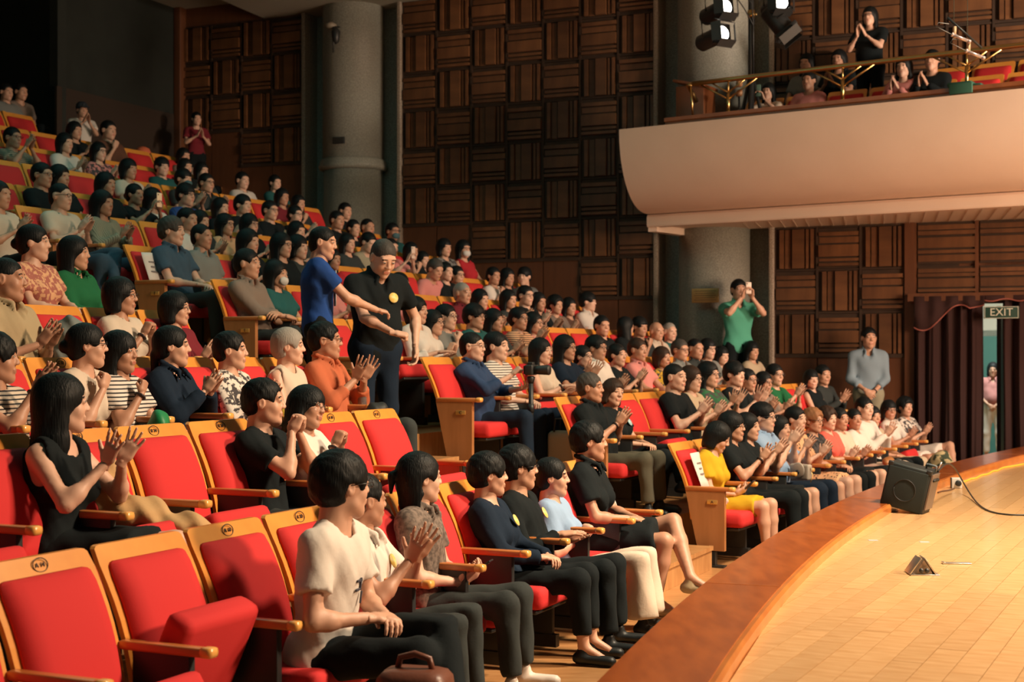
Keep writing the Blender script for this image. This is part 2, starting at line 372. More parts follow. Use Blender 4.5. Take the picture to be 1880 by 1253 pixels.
mb = MB(); mb.tube([(0, .2, .12), (-.02, -.02, .10), (.02, -.08, .0), (.03, -.1, -.32)], .012, 6); link('bracket', mb.mesh('bracket', M_BLACK), t)
mb = MB(); mb.lathe([(.01, .13), (.07, .05), (.05, -.10), (.01, -.14)], (.05, -.06, -.05), 10); link('lantern', mb.mesh('lantern', M_BLACK), t)
mb = MB(); mb.lathe([(.02, .06), (.09, .02), (.09, -.02), (.03, -.05)], (-.06, -.02, .10), 12); link('shade', mb.mesh('shade', mat('lamp_shade', (.3, .26, .2), .5)), t)
# rear of the hall: dark box wall and corner post
c0 = wall_x(331); c1 = Vector((-6.55, 20.5)); 
def wall2(name, a, b, z0, z1, m, th=.15):
    d = (b-a).normalized(); n = Vector((-d.y, d.x)); mb = MB(); pl = [a, b, b+n*th, a+n*th]; mb.prism([tuple(x) for x in pl], z0, z1)
    o = struct(name, mb.mesh(name, m)); return o
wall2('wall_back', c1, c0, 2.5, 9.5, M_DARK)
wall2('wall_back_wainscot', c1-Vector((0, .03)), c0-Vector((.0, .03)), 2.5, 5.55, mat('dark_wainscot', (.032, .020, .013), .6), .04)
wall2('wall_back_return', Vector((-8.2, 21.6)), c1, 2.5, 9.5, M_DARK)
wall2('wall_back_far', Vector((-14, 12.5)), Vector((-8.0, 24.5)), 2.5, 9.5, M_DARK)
mb = MB(); mb.box((c0.x+.02, c0.y-.12, 5.6), (.13, .16, 8), RW, bev=.01); struct('trim_3', mb.mesh('trim_3', M_WAINS))
# ceiling pieces
mb = MB(); a = wall_x(500); mb.prism([tuple(x) for x in (Vector((a.x-.95, a.y-2.2)), Vector((9, a.y-2.2)), Vector((9, 30)), Vector((a.x+.1, 30)), Vector((a.x, a.y+.2)))], 7.0, 7.25); 
mb2 = MB(); a = wall_x(500); mb2.prism([(a.x-1.05, a.y-2.4), (2.6, 18.0), (2.6, 22.0), (a.x, a.y+.4)], 6.98, 7.2); struct('ceiling', mb2.mesh('ceiling', M_CEIL))
mb = MB(); mb.prism([(-14, 10), (20, 10), (20, 30), (-14, 30)], 8.3, 8.5); struct('ceiling', mb.mesh('ceiling', M_CEIL))
a = wall_x(320); mb = MB(); mb.prism([(a.x-.5, a.y-2), (a.x+2.5, a.y-3.2), (a.x+2.7, a.y+.4), (a.x-.5, a.y+.8)], 7.27, 7.4); struct('ceiling', mb.mesh('ceiling', M_CEIL))

# ------------------------------------------------------------------ balcony
def ln(a, b, f): return a+(b-a)*f
BA = Vector((1.80, 18.80)); BB = Vector((6.05, 15.95)); BD = (BB-BA).normalized(); BN = Vector((BD.y, -BD.x))       # BN points out to the stage
if BN.y > 0: BN = -BN
def bp(s, out=0.0): return BA+BD*s+BN*out
BL = 7.5
bal = thing('balcony', 'cream curved balcony front with brown wooden cap above the front seats', 'balcony')
NS = 26
prof = []
for i in range(41):                                     # bowl profile: out, z
    f = i/40; prof.append((.78*math.sin(f*math.pi/2)**.85 if f > 0 else 0, 3.53+1.02*(1-math.cos(f*math.pi/2))))
def sweep(pr, s0, s1, close=True, n=NS, bow=.0):
    vs = []; m_ = len(pr)
    for i in range(n+1):
        s = s0+(s1-s0)*i/n
        for (o, z) in pr: p = bp(s, o); vs.append((p.x, p.y, z))
    fs = [(i*m_+j, (i+1)*m_+j, (i+1)*m_+(j+1) % m_, i*m_+(j+1) % m_) for i in range(n) for j in range(m_ if close else m_-1)]
    if close: fs += [tuple(range(m_)), tuple(n*m_+j for j in range(m_-1, -1, -1))]
    return vs, fs
mb = MB(); pr = prof+[(.66, 4.55)]+[(p[0]-.12, p[1]) for p in reversed(prof[1:-1])]+[(-.12, 3.53)]; mb.add(*sweep(pr, 0, BL)); link('parapet', mb.mesh('parapet', M_CREAM), bal)
mb = MB(); mb.add(*sweep([(-.12, 3.36), (.03, 3.36), (.04, 3.38), (.04, 3.49), (.02, 3.52), (-.12, 3.52)], 0, BL)); link('fascia', mb.mesh('fascia', M_CREAM), bal)
mb = MB(); mb.add(*sweep([(.42, 4.55), (.70, 4.55), (.70, 4.59), (.73, 4.60), (.73, 4.645), (.42, 4.645)], .62, BL)); link('cap_board', mb.mesh('cap_board', M_CAP), bal)
w0 = wpos((BA-Vector((0, 20.756))).dot(WD)+.05); w1 = wpos((bp(BL)-Vector((0, 20.756))).dot(WD)+2.5)
mb = MB(); mb.prism([tuple(x) for x in (bp(.1, -.05), bp(BL, -.05), w1, w0)], 3.39, 3.48); link('soffit', mb.mesh('soffit', mat('soffit', (.78, .64, .52), .7)), bal)
for i in range(36):                                     # soffit boards: thin ribs
    s = 1.3+i*.17; p = bp(s, -.06); q2 = p+Vector((.26, 1)).normalized()*3.0; q2 = p+(q2-p)*min(1, max(0.05, (20.70-.428*p.x-p.y)/((q2-p).y+.428*(q2-p).x)))
    d = q2-p; mb = MB(); mb.box(((p.x+q2.x)/2, (p.y+q2.y)/2, 3.386), (.012, d.length, .008), Matrix.Rotation(math.atan2(-d.x, d.y), 3, 'Z')); link('soffit_board', mb.mesh('soffit_board', mat('soffit_rib', (.66, .52, .41), .7)), bal)
mb = MB(); mb.prism([tuple(x) for x in (bp(0, 0), bp(.12, -.02), wpos(s_of(1280), .1), wpos(s_of(1262), .1))], 3.30, 3.39); link('edge_beam', mb.mesh('edge_beam', M_CREAM), bal)
mb = MB(); mb.prism([tuple(x) for x in (bp(.15, .30), bp(BL, .30), w1, w0)], 3.94, 4.07); link('balcony_floor', mb.mesh('balcony_floor', M_FLOOR), bal)
mb = MB(); mb.prism([tuple(x) for x in (bp(1.8, -.66), bp(BL, -.66), w1, wpos((bp(1.8)-Vector((0, 20.756))).dot(WD)+.8))], 4.07, 4.37); link('balcony_tier', mb.mesh('balcony_tier', M_FLOOR), bal)
# brass rail with tree-shaped supports
rl = thing('brass_rail', 'long brass handrail on branching posts along the balcony edge', 'handrail')
mb = MB(); pts = [(*bp(.95+(BL-.95)*i/12, .60), 5.06) for i in range(13)]; mb.tube(pts, .030, 10); link('handrail', mb.mesh('handrail', M_BRASS), rl)
mb = MB(); a = bp(.95, .60); mb.tube([(a.x, a.y, 5.06), (a.x-.06, a.y+.02, 5.05), (a.x+.02, a.y+.12, 4.96), (a.x+.07, a.y+.16, 4.86)], .028, 8); mb.tube([(a.x-.02, a.y+.02, 5.04), (a.x+.01, a.y+.02, 4.64)], .014, 8); link('rail_end', mb.mesh('rail_end', M_BRASS), rl)
def bs_of_u(u, out=.60):
    rho = (u-CU)/F0; p = bp(0, out); return (rho*p.y-p.x)/(BD.x-rho*BD.y)
for u in (1337, 1547, 1775):
    s = bs_of_u(u); a = bp(s, .60); pp = link('support', None, rl)
    mb = MB(); mb.tube([(a.x, a.y, 4.64), (a.x, a.y, 4.90)], .022, 8); mb.lathe([(.05, 4.64), (.05, 4.655), (.025, 4.67)], (a.x, a.y, 0), 12); link('post', mb.mesh('post', M_BRASS), pp)
    for ds, z in ((-.40, 4.84), (-.24, 4.92), (.24, 4.92), (.40, 4.84), (0, 4.9)):
        b = bp(s+ds, .60); mb = MB(); mb.tube([(a.x, a.y, z-.02), (b.x, b.y, 5.05)], .012, 6); link('branch', mb.mesh('branch', M_BRASS), pp)
# lectern on the balcony
s = bs_of_u(1277, -.05); p = bp(s, -.05); t = thing('lectern', 'plain wooden lectern standing at the balcony corner', 'lectern', (p.x, p.y, 4.07), math.atan2(BD.y, BD.x)); mw = mat('lectern_wood', (.26, .085, .03), .4, 'noise', (.19, .06, .02), 4)
mb = MB(); mb.box((0, 0, .54), (.40, .34, 1.08), bev=.01); link('body', mb.mesh('body', mw), t)
mb = MB(); mb.box((.0, .0, 1.10), (.46, .42, .035), Matrix.Rotation(.25, 3, 'Y'), bev=.006); link('sloped_top', mb.mesh('sloped_top', mw), t)
mb = MB(); mb.box((0, 0, .04), (.44, .38, .08), bev=.008); link('plinth', mb.mesh('plinth', mw), t)
# green cloth over the cap
p = bp(bs_of_u(1768, .6), .62); t = link('folded_cloth', None, None, (p.x, p.y, 4.645), math.atan2(BD.y, BD.x)); tag(t, 'dark green cloth lying over the balcony cap board', 'cloth')
mb = MB(); mb.box((0, 0, .03), (.28, .26, .06), bev=.028); mb.box((.02, -.13, -.02), (.26, .03, .12), bev=.012); mb.box((.16, -.02, .015), (.14, .14, .03), bev=.012); link('fold', mb.mesh('fold', mat('green_cloth', (.02, .09, .06), .8)), t)

# ------------------------------------------------------------------ curtain, door, corridor
fl = link('wall_corridor', None); fl['kind'] = 'structure'
WS0 = SW+.16
def sp(s, o=0.0): return wpos(s, o)
for (a, b, nm) in ((WS0, s_of(1806), 0), (s_of(1843), s_of(1843)+1.5, 1)):
    cl = thing('stage_curtain', ['heavy dark maroon curtain hanging left of the exit opening', 'dark maroon curtain hanging at the right of the exit opening'][nm], 'curtain')
    n = 150; nz = 14; vs = []; L = b-a; nf = L/.17
    for i in range(n+1):
        for j in range(nz+1):
            f = i/n; h = j/nz; z = .02+h*2.36; amp = .045+.02*math.sin(i*.13); spread_ = 1+.0*(1-h)
            o = .17+amp*math.sin(f*nf*2*math.pi+.5*math.sin(f*9)+.25*math.sin(h*3+f*20))+.012*math.sin(f*nf*5.1*math.pi)*(1-h*.4)
            p = sp(a+L*(f+.012*math.sin(h*4+f*12)*(1-h)), o); vs.append((p.x, p.y, z))
    fs = [(i*(nz+1)+j, (i+1)*(nz+1)+j, (i+1)*(nz+1)+j+1, i*(nz+1)+j+1) for i in range(n) for j in range(nz)]
    mb = MB(); mb.add(vs, fs, 0, True); o = link('drape', mb.mesh('drape', M_CURT), cl); md = o.modifiers.new('thick', 'SOLIDIFY'); md.thickness = .008
    mb = MB(); p, q2 = sp(a, .17), sp(b, .17); mb.tube([(p.x, p.y, 2.40), (q2.x, q2.y, 2.40)], .018, 8); link('curtain_rod', mb.mesh('curtain_rod', M_BLACK), cl)
va = thing('curtain_valance', 'scalloped maroon valance with braid above the curtains', 'valance'); n = 90; a = WS0-.02; b = s_of(1806)+.02; vs = []; brd = []
def scal(f): return 2.37-.30*(.55+.45*math.cos(f*2*math.pi*1.0-.9))-.10*(1-f)+(.18*max(0, f-.8)/.2)
for seg, (a, b) in enumerate(((WS0-.02, s_of(1806)+.03), (s_of(1806)+.03, s_of(1843)+1.4))):
    vs = []; brd = []
    for i in range(n+1):
        f = i/n; zb = scal(f) if seg == 0 else 2.36-.015*math.sin(f*30)
        o = .27+.015*math.sin(f*26)
        for z in (2.42, (2.42+zb)/2, zb): p = sp(a+(b-a)*f, o+.01*(2.42-z)); vs.append((p.x, p.y, z))
        brd.append((p.x, p.y, zb))
    mb = MB(); mb.add(vs, [(i*3+j, i*3+j+1, (i+1)*3+j+1, (i+1)*3+j) for i in range(n) for j in range(2)], 0, True)
    o = link('valance_cloth', mb.mesh('valance_cloth', M_CURT), va); md = o.modifiers.new('thick', 'SOLIDIFY'); md.thickness = .008
    mb = MB(); mb.tube(brd, .010, 6); link('braid', mb.mesh('braid', M_PIPE), va)
wallbox(SW+.1, s_of(1800), 0, 2.4, 0, .12, M_WAINS, 'wall_beside_exit')
wallbox(s_of(1852), s_of(1852)+2.2, 0, 2.4, 0, .12, M_WAINS, 'wall_beside_exit')
wallbox(WS0-.1, s_of(1880)+1.5, 2.36, 2.46, .26, .30, M_WAINS, 'trim_4')
# exit sign hanging in the opening
ex = thing('exit_sign', 'green exit sign box with white letters over the doorway', 'sign'); q2 = sp(s_of(1838)+.03, .36); ex.location = (q2.x, q2.y, CZ+(HV-574)*q2.y/F0); ex.rotation_euler = (0, 0, WROT)
mb = MB(); mb.box((0, .01, 0), (.42, .03, .15), bev=.004); link('sign_box', mb.mesh('sign_box', mat('sign_green', (.015, .06, .045), .5)), ex)
ml = mat('sign_letters', (.62, .62, .50), .5, emit=.12); mb = MB()
for (x, z, w, h) in ((0, .07, .40, .006), (0, -.07, .40, .006), (-.197, 0, .006, .14), (.197, 0, .006, .14)): mb.box((x, -.008, z), (w, .006, h))
link('sign_border', mb.mesh('sign_border', ml), ex)
text('lettering', 'EXIT', .135, ml, ex, Matrix.Translation((0, -.01, 0)) @ Matrix.Rotation(math.pi/2, 4, 'X'))
# corridor beyond
def cbox(name, c, d, m, par=fl): mb = MB(); mb.box((0, 0, 0), d); return link(name, mb.mesh(name, m), par, c, WROT)
tw = mat('corridor_paint', (.06, .20, .17), .6); ww = mat('corridor_white', (.62, .60, .50), .6)
sc0 = s_of(1806)
def cp(s, o, z): p = sp(s, -o); return (p.x, p.y, z)
cbox('side_panel', cp(sc0-1.2, 3.4, 1.25), (.1, 6.5, 2.6), tw); cbox('side_panel', cp(sc0+5.2, 3.4, 1.25), (.1, 6.5, 2.6), tw)
cbox('end_wall', cp(sc0+2.0, 6.6, .95), (6.5, .1, 2.3), tw); cbox('end_wall', cp(sc0+2.0, 6.6, 2.6), (6.5, .1, 1.2), ww)
cbox('corridor_ceiling', cp(sc0+2, 3.7, 3.3), (7, 6.8, .1), ww)
cbox('lintel', cp(sc0+1.2, .06, 2.9), (3.0, .12, 1.1), M_WAINS)
dr = thing('door_1', None, None); dr['kind'] = 'structure'; d_ = cp(sc0+2.0, 6.45, 1.05)
mb = MB(); mb.box((0, 0, 0), (2.6, .05, 2.2), bev=.01); link('door_leaf', mb.mesh('door_leaf', mat('teal_door', (.025, .12, .11), .5)), dr, d_, WROT)
mb = MB(); mb.box((0, -.04, 0), (2.7, .04, .07)); link('door_rail', mb.mesh('door_rail', mat('door_rail', (.01, .05, .05), .5)), dr, (d_[0], d_[1], 2.2), WROT)
mb = MB(); mb.box((0, -.04, 0), (2.7, .04, .12)); link('kick_plate', mb.mesh('kick_plate', mat('kick', (.10, .30, .22), .5)), dr, (d_[0], d_[1], .15), WROT)
dl = thing('door_2', None, None); dl['kind'] = 'structure'
p = px(1846, 700, 18.3); mb = MB(); mb.box((0, 0, 0), (.05, .6, 2.3)); link('door_leaf', mb.mesh('door_leaf', mat('dark_door', (.03, .025, .03), .5)), dl, (p.x+.04, p.y+.3, 1.15), WROT)
mb = MB(); mb.tube([(p.x-.0, p.y-.02, 1.0), (p.x, p.y-.02, 1.85)], .010, 8); link('door_handle', mb.mesh('door_handle', M_BRASS), dl)
# ------------------------------------------------------------------ auditorium seats
M_SEATW = mat('seat_wood', (.78, .33, .055), .35, 'noise', (.70, .27, .04), 5, coat=.4)
M_SEATR = mat('seat_cloth', (.60, .022, .024), .85, bump=.15, scale=300)
M_SEATD = mat('seat_cloth_side', (.40, .012, .018), .85, bump=.15, scale=300)
M_ARM = mat('arm_wood', (.55, .19, .05), .35, coat=.5)
M_TIP = mat('arm_tip', (.85, .42, .10), .28, coat=.7)
M_PLATE = mat('row_plate', (.75, .50, .16), .3, metal=.6)
M_INK = mat('plate_ink', (.03, .02, .02), .6)
M_PANEL = mat('end_panel_wood', (.46, .20, .075), .4, 'noise', (.40, .17, .06), 4, stretch=(4, 4, .5), coat=.3)
def back_prof(z): f = (z-.40)/.55; return -.115-.16*f-.03*f*f+.03*math.sin(f*math.pi)     # y of the back plane
def slab(hw_b, hw_t, z0, z1, rc, yoff, th, dome=0.0, nx=8, nz=9, rb=.0):
    """curved slab following the back profile; rounded top corners"""
    vs = []; fs = []
    def hw(z):
        h = hw_b+(hw_t-hw_b)*(z-z0)/(z1-z0)
        if z > z1-rc: h -= rc-math.sqrt(max(0, rc*rc-(z-(z1-rc))**2))
        if rb and z < z0+rb: h -= rb-math.sqrt(max(0, rb*rb-((z0+rb)-z)**2))
        return h
    zs = [z0+(z1-z0)*i/nz for i in range(nz)]+[z1-rc*.35, z1-rc*.1, z1]; zs = sorted(set(round(z, 4) for z in zs)); nz = len(zs)-1
    for side in (1, 0):
        for z in zs:
            h = hw(z)
            for i in range(nx+1):
                x = -1+2*i/nx; e = 0
                if dome and side:
                    fz = (z-z0)/(z1-z0); e = dome*((1-abs(x)**6)**.5)*((1-abs(2*fz-1)**8)**.5)
                vs.append((x*h, back_prof(z)+yoff+(th+e if side else 0), z))
    m = (nx+1)*(nz+1)
    for j in range(nz):
        for i in range(nx):
            a = j*(nx+1)+i; fs.append((a+1, a, a+nx+1, a+nx+2)); b = a+m; fs.append((b, b+1, b+nx+2, b+nx+1))
    ring = [i for i in range(nx+1)]+[j*(nx+1)+nx for j in range(1, nz+1)]+[nz*(nx+1)+i for i in range(nx-1, -1, -1)]+[j*(nx+1) for j in range(nz-1, 0, -1)]
    for i in range(len(ring)): a, b = ring[i], ring[(i+1) % len(ring)]; fs.append((a, b, b+m, a+m))
    return vs, fs
CH = {}
def cm(n, mb, m): CH[n] = mb.mesh(n, m)
mb = MB(); mb.add(*slab(.248, .262, .36, .955, .035, -.03, .022), 0, False); cm('back_frame', mb, M_SEATW)
mb = MB(); mb.add(*slab(.222, .226, .40, .895, .035, -.006, .012, .045, 10, 10, .03), 0, True); cm('back_cushion', mb, M_SEATR)
mb = MB(); mb.box((0, .09, .365), (.455, .39, .12), bev=.045); cm('seat_cushion', mb, M_SEATR)
mb = MB(); mb.box((0, .08, .295), (.42, .34, .025), bev=.008); cm('seat_pan', mb, M_BLACK)
mb = MB(); mb.box((0, .02, .612), (.05, .37, .034), bev=.010); cm('armrest', mb, M_ARM)
mb = MB(); mb.box((0, .215, .613), (.056, .055, .040), bev=.016); cm('arm_tip', mb, M_TIP)
mb = MB(); mb.box((0, .02, .34), (.034, .25, .52), bev=.004); mb.box((0, .02, .055), (.05, .30, .07)); cm('arm_support', mb, M_BLACK)
mb = MB(); mb.add([(x, y, z) for x in (-.02, .02) for (y, z) in ((-.165, .60), (.16, .60), (.16, .13), (-.06, .13))], [(0, 1, 2, 3), (7, 6, 5, 4), (0, 4, 5, 1), (1, 5, 6, 2), (2, 6, 7, 3), (3, 7, 4, 0)]); cm('end_panel', mb, M_PANEL)
mb = MB(); mb.box((0, .05, .06), (.05, .07, .12)); mb.box((0, .05, .008), (.08, .22, .016)); cm('end_foot', mb, M_BLACK)
mb = MB(); mb.box((0, 0, 0), (.006, .085, .032), bev=.001); cm('row_plate', mb, M_PLATE)
mb = MB(); mb.tube([(.036*math.cos(i*math.pi/10), .025*math.sin(i*math.pi/10), .002) for i in range(21)], .0022, 5, caps=False); cm('number_ring', mb, M_INK)
nchair = 0; CHPOS = []
ORD = ['first', 'second', 'third', 'fourth', 'fifth', 'sixth', 'seventh', 'eighth', 'ninth', 'tenth', 'eleventh', 'twelfth', 'thirteenth', 'fourteenth', 'fifteenth', 'sixteenth', 'seventeenth', 'eighteenth', 'nineteenth', 'twentieth']
TAKEN = []                                              # (k, t) of the seated people, filled before the chairs are made
def chair(k, t, label, num=None, left_arm=True, right_arm=True, end=None, lod=0, group='red theatre seats in rows', tipped=0):
    p = rowpt(k*PITCH+.22, t); rz = rotz_of(fwd_at(t)); c = thing('theatre_seat', label, 'seat', (p.x, p.y, ZR[k]), rz, group)
    link('back_frame', CH['back_frame'], c); link('back_cushion', CH['back_cushion'], c)
    o = link('seat_cushion', CH['seat_cushion'], c)
    Mt = Matrix.Translation((0, -.10, .36)) @ Matrix.Rotation(math.radians(tipped), 4, 'X') @ Matrix.Translation((0, .10, -.36))
    if tipped: o.matrix_local = Mt
    if lod < 2 and tipped < 50:
        o = link('seat_pan', CH['seat_pan'], c)
        if tipped: o.matrix_local = Mt
    # local +x is the side to the right of a sitter: toward smaller t (nearer the camera)
    arms = []
    if right_arm: arms.append(.273)
    if left_arm: arms.append(-.273)
    for x in arms:
        a = link('armrest', CH['armrest'], c, (x, 0, 0)); link('arm_tip', CH['arm_tip'], a)
        if not (end and ((end == 'R') == (x > 0))): link('arm_support', CH['arm_support'], c, (x, 0, 0))
    if end:
        x = .273 if end == 'R' else -.273; e = link('end_panel', CH['end_panel'], c, (x, 0, 0)); link('end_foot', CH['end_foot'], c, (x, 0, 0))
        sg = 1 if x > 0 else -1
        pl = link('row_plate', CH['row_plate'], e, (sg*.023, .06, .51))
        text('row_letter', 'ABCDEFGHIJKLM'[k], .035, M_INK, e, Matrix.Translation((sg*.0275, .06, .51)) @ Matrix.Rotation(sg*math.pi/2, 4, 'Z') @ Matrix.Rotation(math.pi/2, 4, 'X'))
    if num:
        R = Matrix.Translation((0, back_prof(.925)-.0055, .925)) @ Matrix.Rotation(math.radians(180), 4, 'Z') @ Matrix.Rotation(math.radians(90-17), 4, 'X')
        b = link('number_ring', CH['number_ring'], c); b.matrix_local = R
        text('seat_number', num, .024, M_INK, c, R @ Matrix.Translation((0, 0, .001)))
    CHPOS.append((k, t, c)); return c
# number-plate ring is dark: the photo shows an inked oval
def build_chairs():
    for k in range(13):
        # left block
        n = [11, 11, 12, 11, 9, 8, 7, 0, 0, 0, 0, 0, 0][k]
        for j in range(n):
            t = TL[k]-.273-.546*j; pos = rowpt(k*PITCH+.22, t); u = CU+F0*pos.x/max(pos.y, .3)
            if pos.y < 1 or u < -190: continue
            nums = {0: {4: None}, }.get(k, {})
            num = None
            if k == 0: num = {9: 'A 14', 8: None, 7: 'A 18', 6: 'A 20', 5: 'A 22'}.get(j)
            if k == 1: num = {5: 'B 22', 4: 'B 24', 3: 'B 26', 2: 'B 28', 1: 'B 30', 0: 'B 32'}.get(j)
            if k == 2: num = {11: 'C 18', 10: 'C 20', 9: 'C 22', 8: 'C 24', 7: 'C 26', 6: 'C 28', 5: 'C 30', 4: 'C 32', 3: 'C 34'}.get(j)
            if k == 3: num = {8: 'D 26', 7: 'D 28'}.get(j)
            taken = any(kk == k and abs(tt-t) < .3 for kk, tt in TAKEN)
            lab = '%s red seat%s in row %s, %s from the aisle, nearer block' % ('occupied' if taken else 'empty', (' numbered '+num.replace(' ', '')) if num else '', 'ABCDEFGHIJKLM'[k], ORD[j])
            chair(k, t, lab, num, left_arm=(j == 0), right_arm=True, end=('L' if j == 0 else None), lod=0 if k < 4 else 1, tipped=0 if (taken or (k, j) == (0, 7)) else (66 if (k, j) == (0, 8) else 24))
        # right block
        q = vert(k*PITCH+.22); te = 0
        te = (20.756-.428*q.x-q.y)/(DR.y+.428*DR.x)-1.15
        if k >= 9: te = min(te, 5.4)
        if k >= 11: te = 4.1 if k == 11 else 3.6
        j = 0
        while True:
            t = TR[k]+.273+.546*j
            if t+.27 > te: break
            pos = rowpt(k*PITCH+.22, t); u = CU+F0*pos.x/pos.y; taken = any(kk == k and abs(tt-t) < .3 for kk, tt in TAKEN)
            if u > -60:
                lab = '%s red seat in row %s, %s from the aisle, farther block' % ('occupied' if taken else 'empty', 'ABCDEFGHIJKLM'[k], ORD[min(j, 19)])
                chair(k, t, lab, None, left_arm=True, right_arm=(j == 0), end=('R' if j == 0 and k < 8 else None), lod=1 if k < 5 else 2, tipped=0 if taken else 24)
            j += 1
# balcony seats: three short rows facing the stage
def balcony_seats():
    for r, (o, z, s0, n) in enumerate(((-.20, 4.07, 1.35, 11), (-.98, 4.37, 2.4, 10), (-1.62, 4.62, 5.0, 6))):
        for j in range(n):
            s = s0+.56*j; p = bp(s, o-.22); wy = 20.756-.428*p.x
            if p.y+.5 > wy or s > BL-.2: continue
            c = thing('theatre_seat', 'dim red balcony seat, %s from the lectern, %s row' % (ORD[j], ['front', 'middle', 'back'][r]), 'seat', (p.x, p.y, z), rotz_of(BN), 'red seats on the balcony')
            for nm in ('back_frame', 'back_cushion', 'seat_cushion'): link(nm, CH[nm], c)
            a = link('armrest', CH['armrest'], c, (.28, 0, 0))
balcony_seats()
# ------------------------------------------------------------------ implicit-surface modelling of people
f32 = np.float32
class Field:
    def __init__(s, lo, hi, vox):
        s.lo = np.array(lo, f32); s.v = vox; n = np.ceil((np.array(hi)-s.lo)/vox).astype(int)+1; s.n = n
        s.X = (s.lo[0]+vox*np.arange(n[0], dtype=f32))[:, None, None]; s.Y = (s.lo[1]+vox*np.arange(n[1], dtype=f32))[None, :, None]; s.Z = (s.lo[2]+vox*np.arange(n[2], dtype=f32))[None, None, :]
        s.D = np.full(tuple(n), 1.0, f32)
    def sl(s, lo, hi):
        a = np.clip(np.floor((np.array(lo)-s.lo)/s.v).astype(int), 0, s.n-1); b = np.clip(np.ceil((np.array(hi)-s.lo)/s.v).astype(int)+1, 1, s.n); b = np.maximum(b, a+1)
        return (slice(a[0], b[0]), slice(a[1], b[1]), slice(a[2], b[2]))
    def co(s, q): return s.X[q[0]], s.Y[:, q[1]], s.Z[:, :, q[2]]
    def put(s, q, d, op, k):
        D = s.D[q]
        if op == 'add':
            h = np.clip(.5+.5*(D-d)/k, 0, 1); s.D[q] = D*(1-h)+d*h-k*h*(1-h)
        elif op == 'sub':
            h = np.clip(.5-.5*(D+d)/k, 0, 1); s.D[q] = D*(1-h)-d*h+k*h*(1-h)
    def cap(s, a, b, r1, r2=None, op='add', k=.03, M=None, sc=(1, 1, 1), clips=()):
        r2 = r1 if r2 is None else r2; a = np.array(a, f32); b = np.array(b, f32); rm = max(r1, r2); mg = rm*max(sc)+k+s.v*2.5
        q = s.sl(np.minimum(a, b)-mg, np.maximum(a, b)+mg); X, Y, Z = s.co(q); x, y, z = X-a[0], Y-a[1], Z-a[2]; e = b-a
        if M is not None:
            M = np.array(M, f32); x, y, z = (M[0,0]*x+M[0,1]*y+M[0,2]*z)/sc[0], (M[1,0]*x+M[1,1]*y+M[1,2]*z)/sc[1], (M[2,0]*x+M[2,1]*y+M[2,2]*z)/sc[2]; e = (M @ e)/np.array(sc)
        elif sc != (1, 1, 1): x, y, z = x/sc[0], y/sc[1], z/sc[2]; e = e/np.array(sc)
        L = float(e @ e)+1e-9; t = np.clip((x*e[0]+y*e[1]+z*e[2])/L, 0, 1)
        d = (np.sqrt((x-t*e[0])**2+(y-t*e[1])**2+(z-t*e[2])**2)-(r1+(r2-r1)*t))*min(sc)
        for (n, c) in clips: d = np.maximum(d, X*n[0]+Y*n[1]+Z*n[2]-c)
        s.put(q, d.astype(f32), op, k)
    def ell(s, c, r, op='add', k=.02, M=None):
        c = np.array(c, f32); mg = max(r)+k+s.v*2.5; q = s.sl(c-mg, c+mg); X, Y, Z = s.co(q); x, y, z = X-c[0], Y-c[1], Z-c[2]
        if M is not None: M = np.array(M, f32); x, y, z = M[0,0]*x+M[0,1]*y+M[0,2]*z, M[1,0]*x+M[1,1]*y+M[1,2]*z, M[2,0]*x+M[2,1]*y+M[2,2]*z
        k0 = np.sqrt((x/r[0])**2+(y/r[1])**2+(z/r[2])**2); k1 = np.sqrt((x/r[0]**2)**2+(y/r[1]**2)**2+(z/r[2]**2)**2)+1e-6
        s.put(q, (k0*(k0-1)/k1).astype(f32), op, k)
    def cut(s, n, c): s.D = np.maximum(s.D, (s.X*n[0]+s.Y*n[1]+s.Z*n[2]-c).astype(f32))      # keeps n.p < c
    def warp(s, amp, fr, ph=0.0):
        s.D = s.D+(amp*(np.sin(fr*(s.X+.6*s.Z)+ph+1.7*np.sin(fr*.55*s.Y))*np.sin(fr*.7*(s.Z-.5*s.Y)+ph*2)+.6*np.sin(fr*1.7*(s.Z*.6+s.Y-.8*s.X)+ph))).astype(f32)
    def mesh(s):
        D = s.D; D[0] = np.maximum(D[0], .001); D[-1] = np.maximum(D[-1], .001); D[:, 0] = np.maximum(D[:, 0], .001); D[:, -1] = np.maximum(D[:, -1], .001); D[:, :, 0] = np.maximum(D[:, :, 0], .001); D[:, :, -1] = np.maximum(D[:, :, -1], .001)
        I = (D < 0); i8 = I.astype(np.int8)
        S = (i8[:-1,:-1,:-1]+i8[1:,:-1,:-1]+i8[:-1,1:,:-1]+i8[1:,1:,:-1]+i8[:-1,:-1,1:]+i8[1:,:-1,1:]+i8[:-1,1:,1:]+i8[1:,1:,1:])
        act = (S > 0) & (S < 8); ids = np.full(act.shape, -1, np.int32); ii = np.nonzero(act); n = len(ii[0])
        if n == 0: return np.zeros((0, 3), f32), np.zeros((0, 4), np.int32)
        ids[ii] = np.arange(n)
        C = [(0,0,0),(1,0,0),(0,1,0),(1,1,0),(0,0,1),(1,0,1),(0,1,1),(1,1,1)]
        val = [D[ii[0]+a, ii[1]+b, ii[2]+c] for a, b, c in C]; P = np.zeros((n, 3), f32); cnt = np.zeros(n, f32)
        for a in range(8):
            for b in range(a+1, 8):
                if sum(abs(C[a][j]-C[b][j]) for j in range(3)) != 1: continue
                m = (val[a] < 0) != (val[b] < 0); t = np.where(m, val[a]/np.where(m, val[a]-val[b], 1), 0)
                for j in range(3): P[:, j] += np.where(m, C[a][j]+(C[b][j]-C[a][j])*t, 0)
                cnt += m
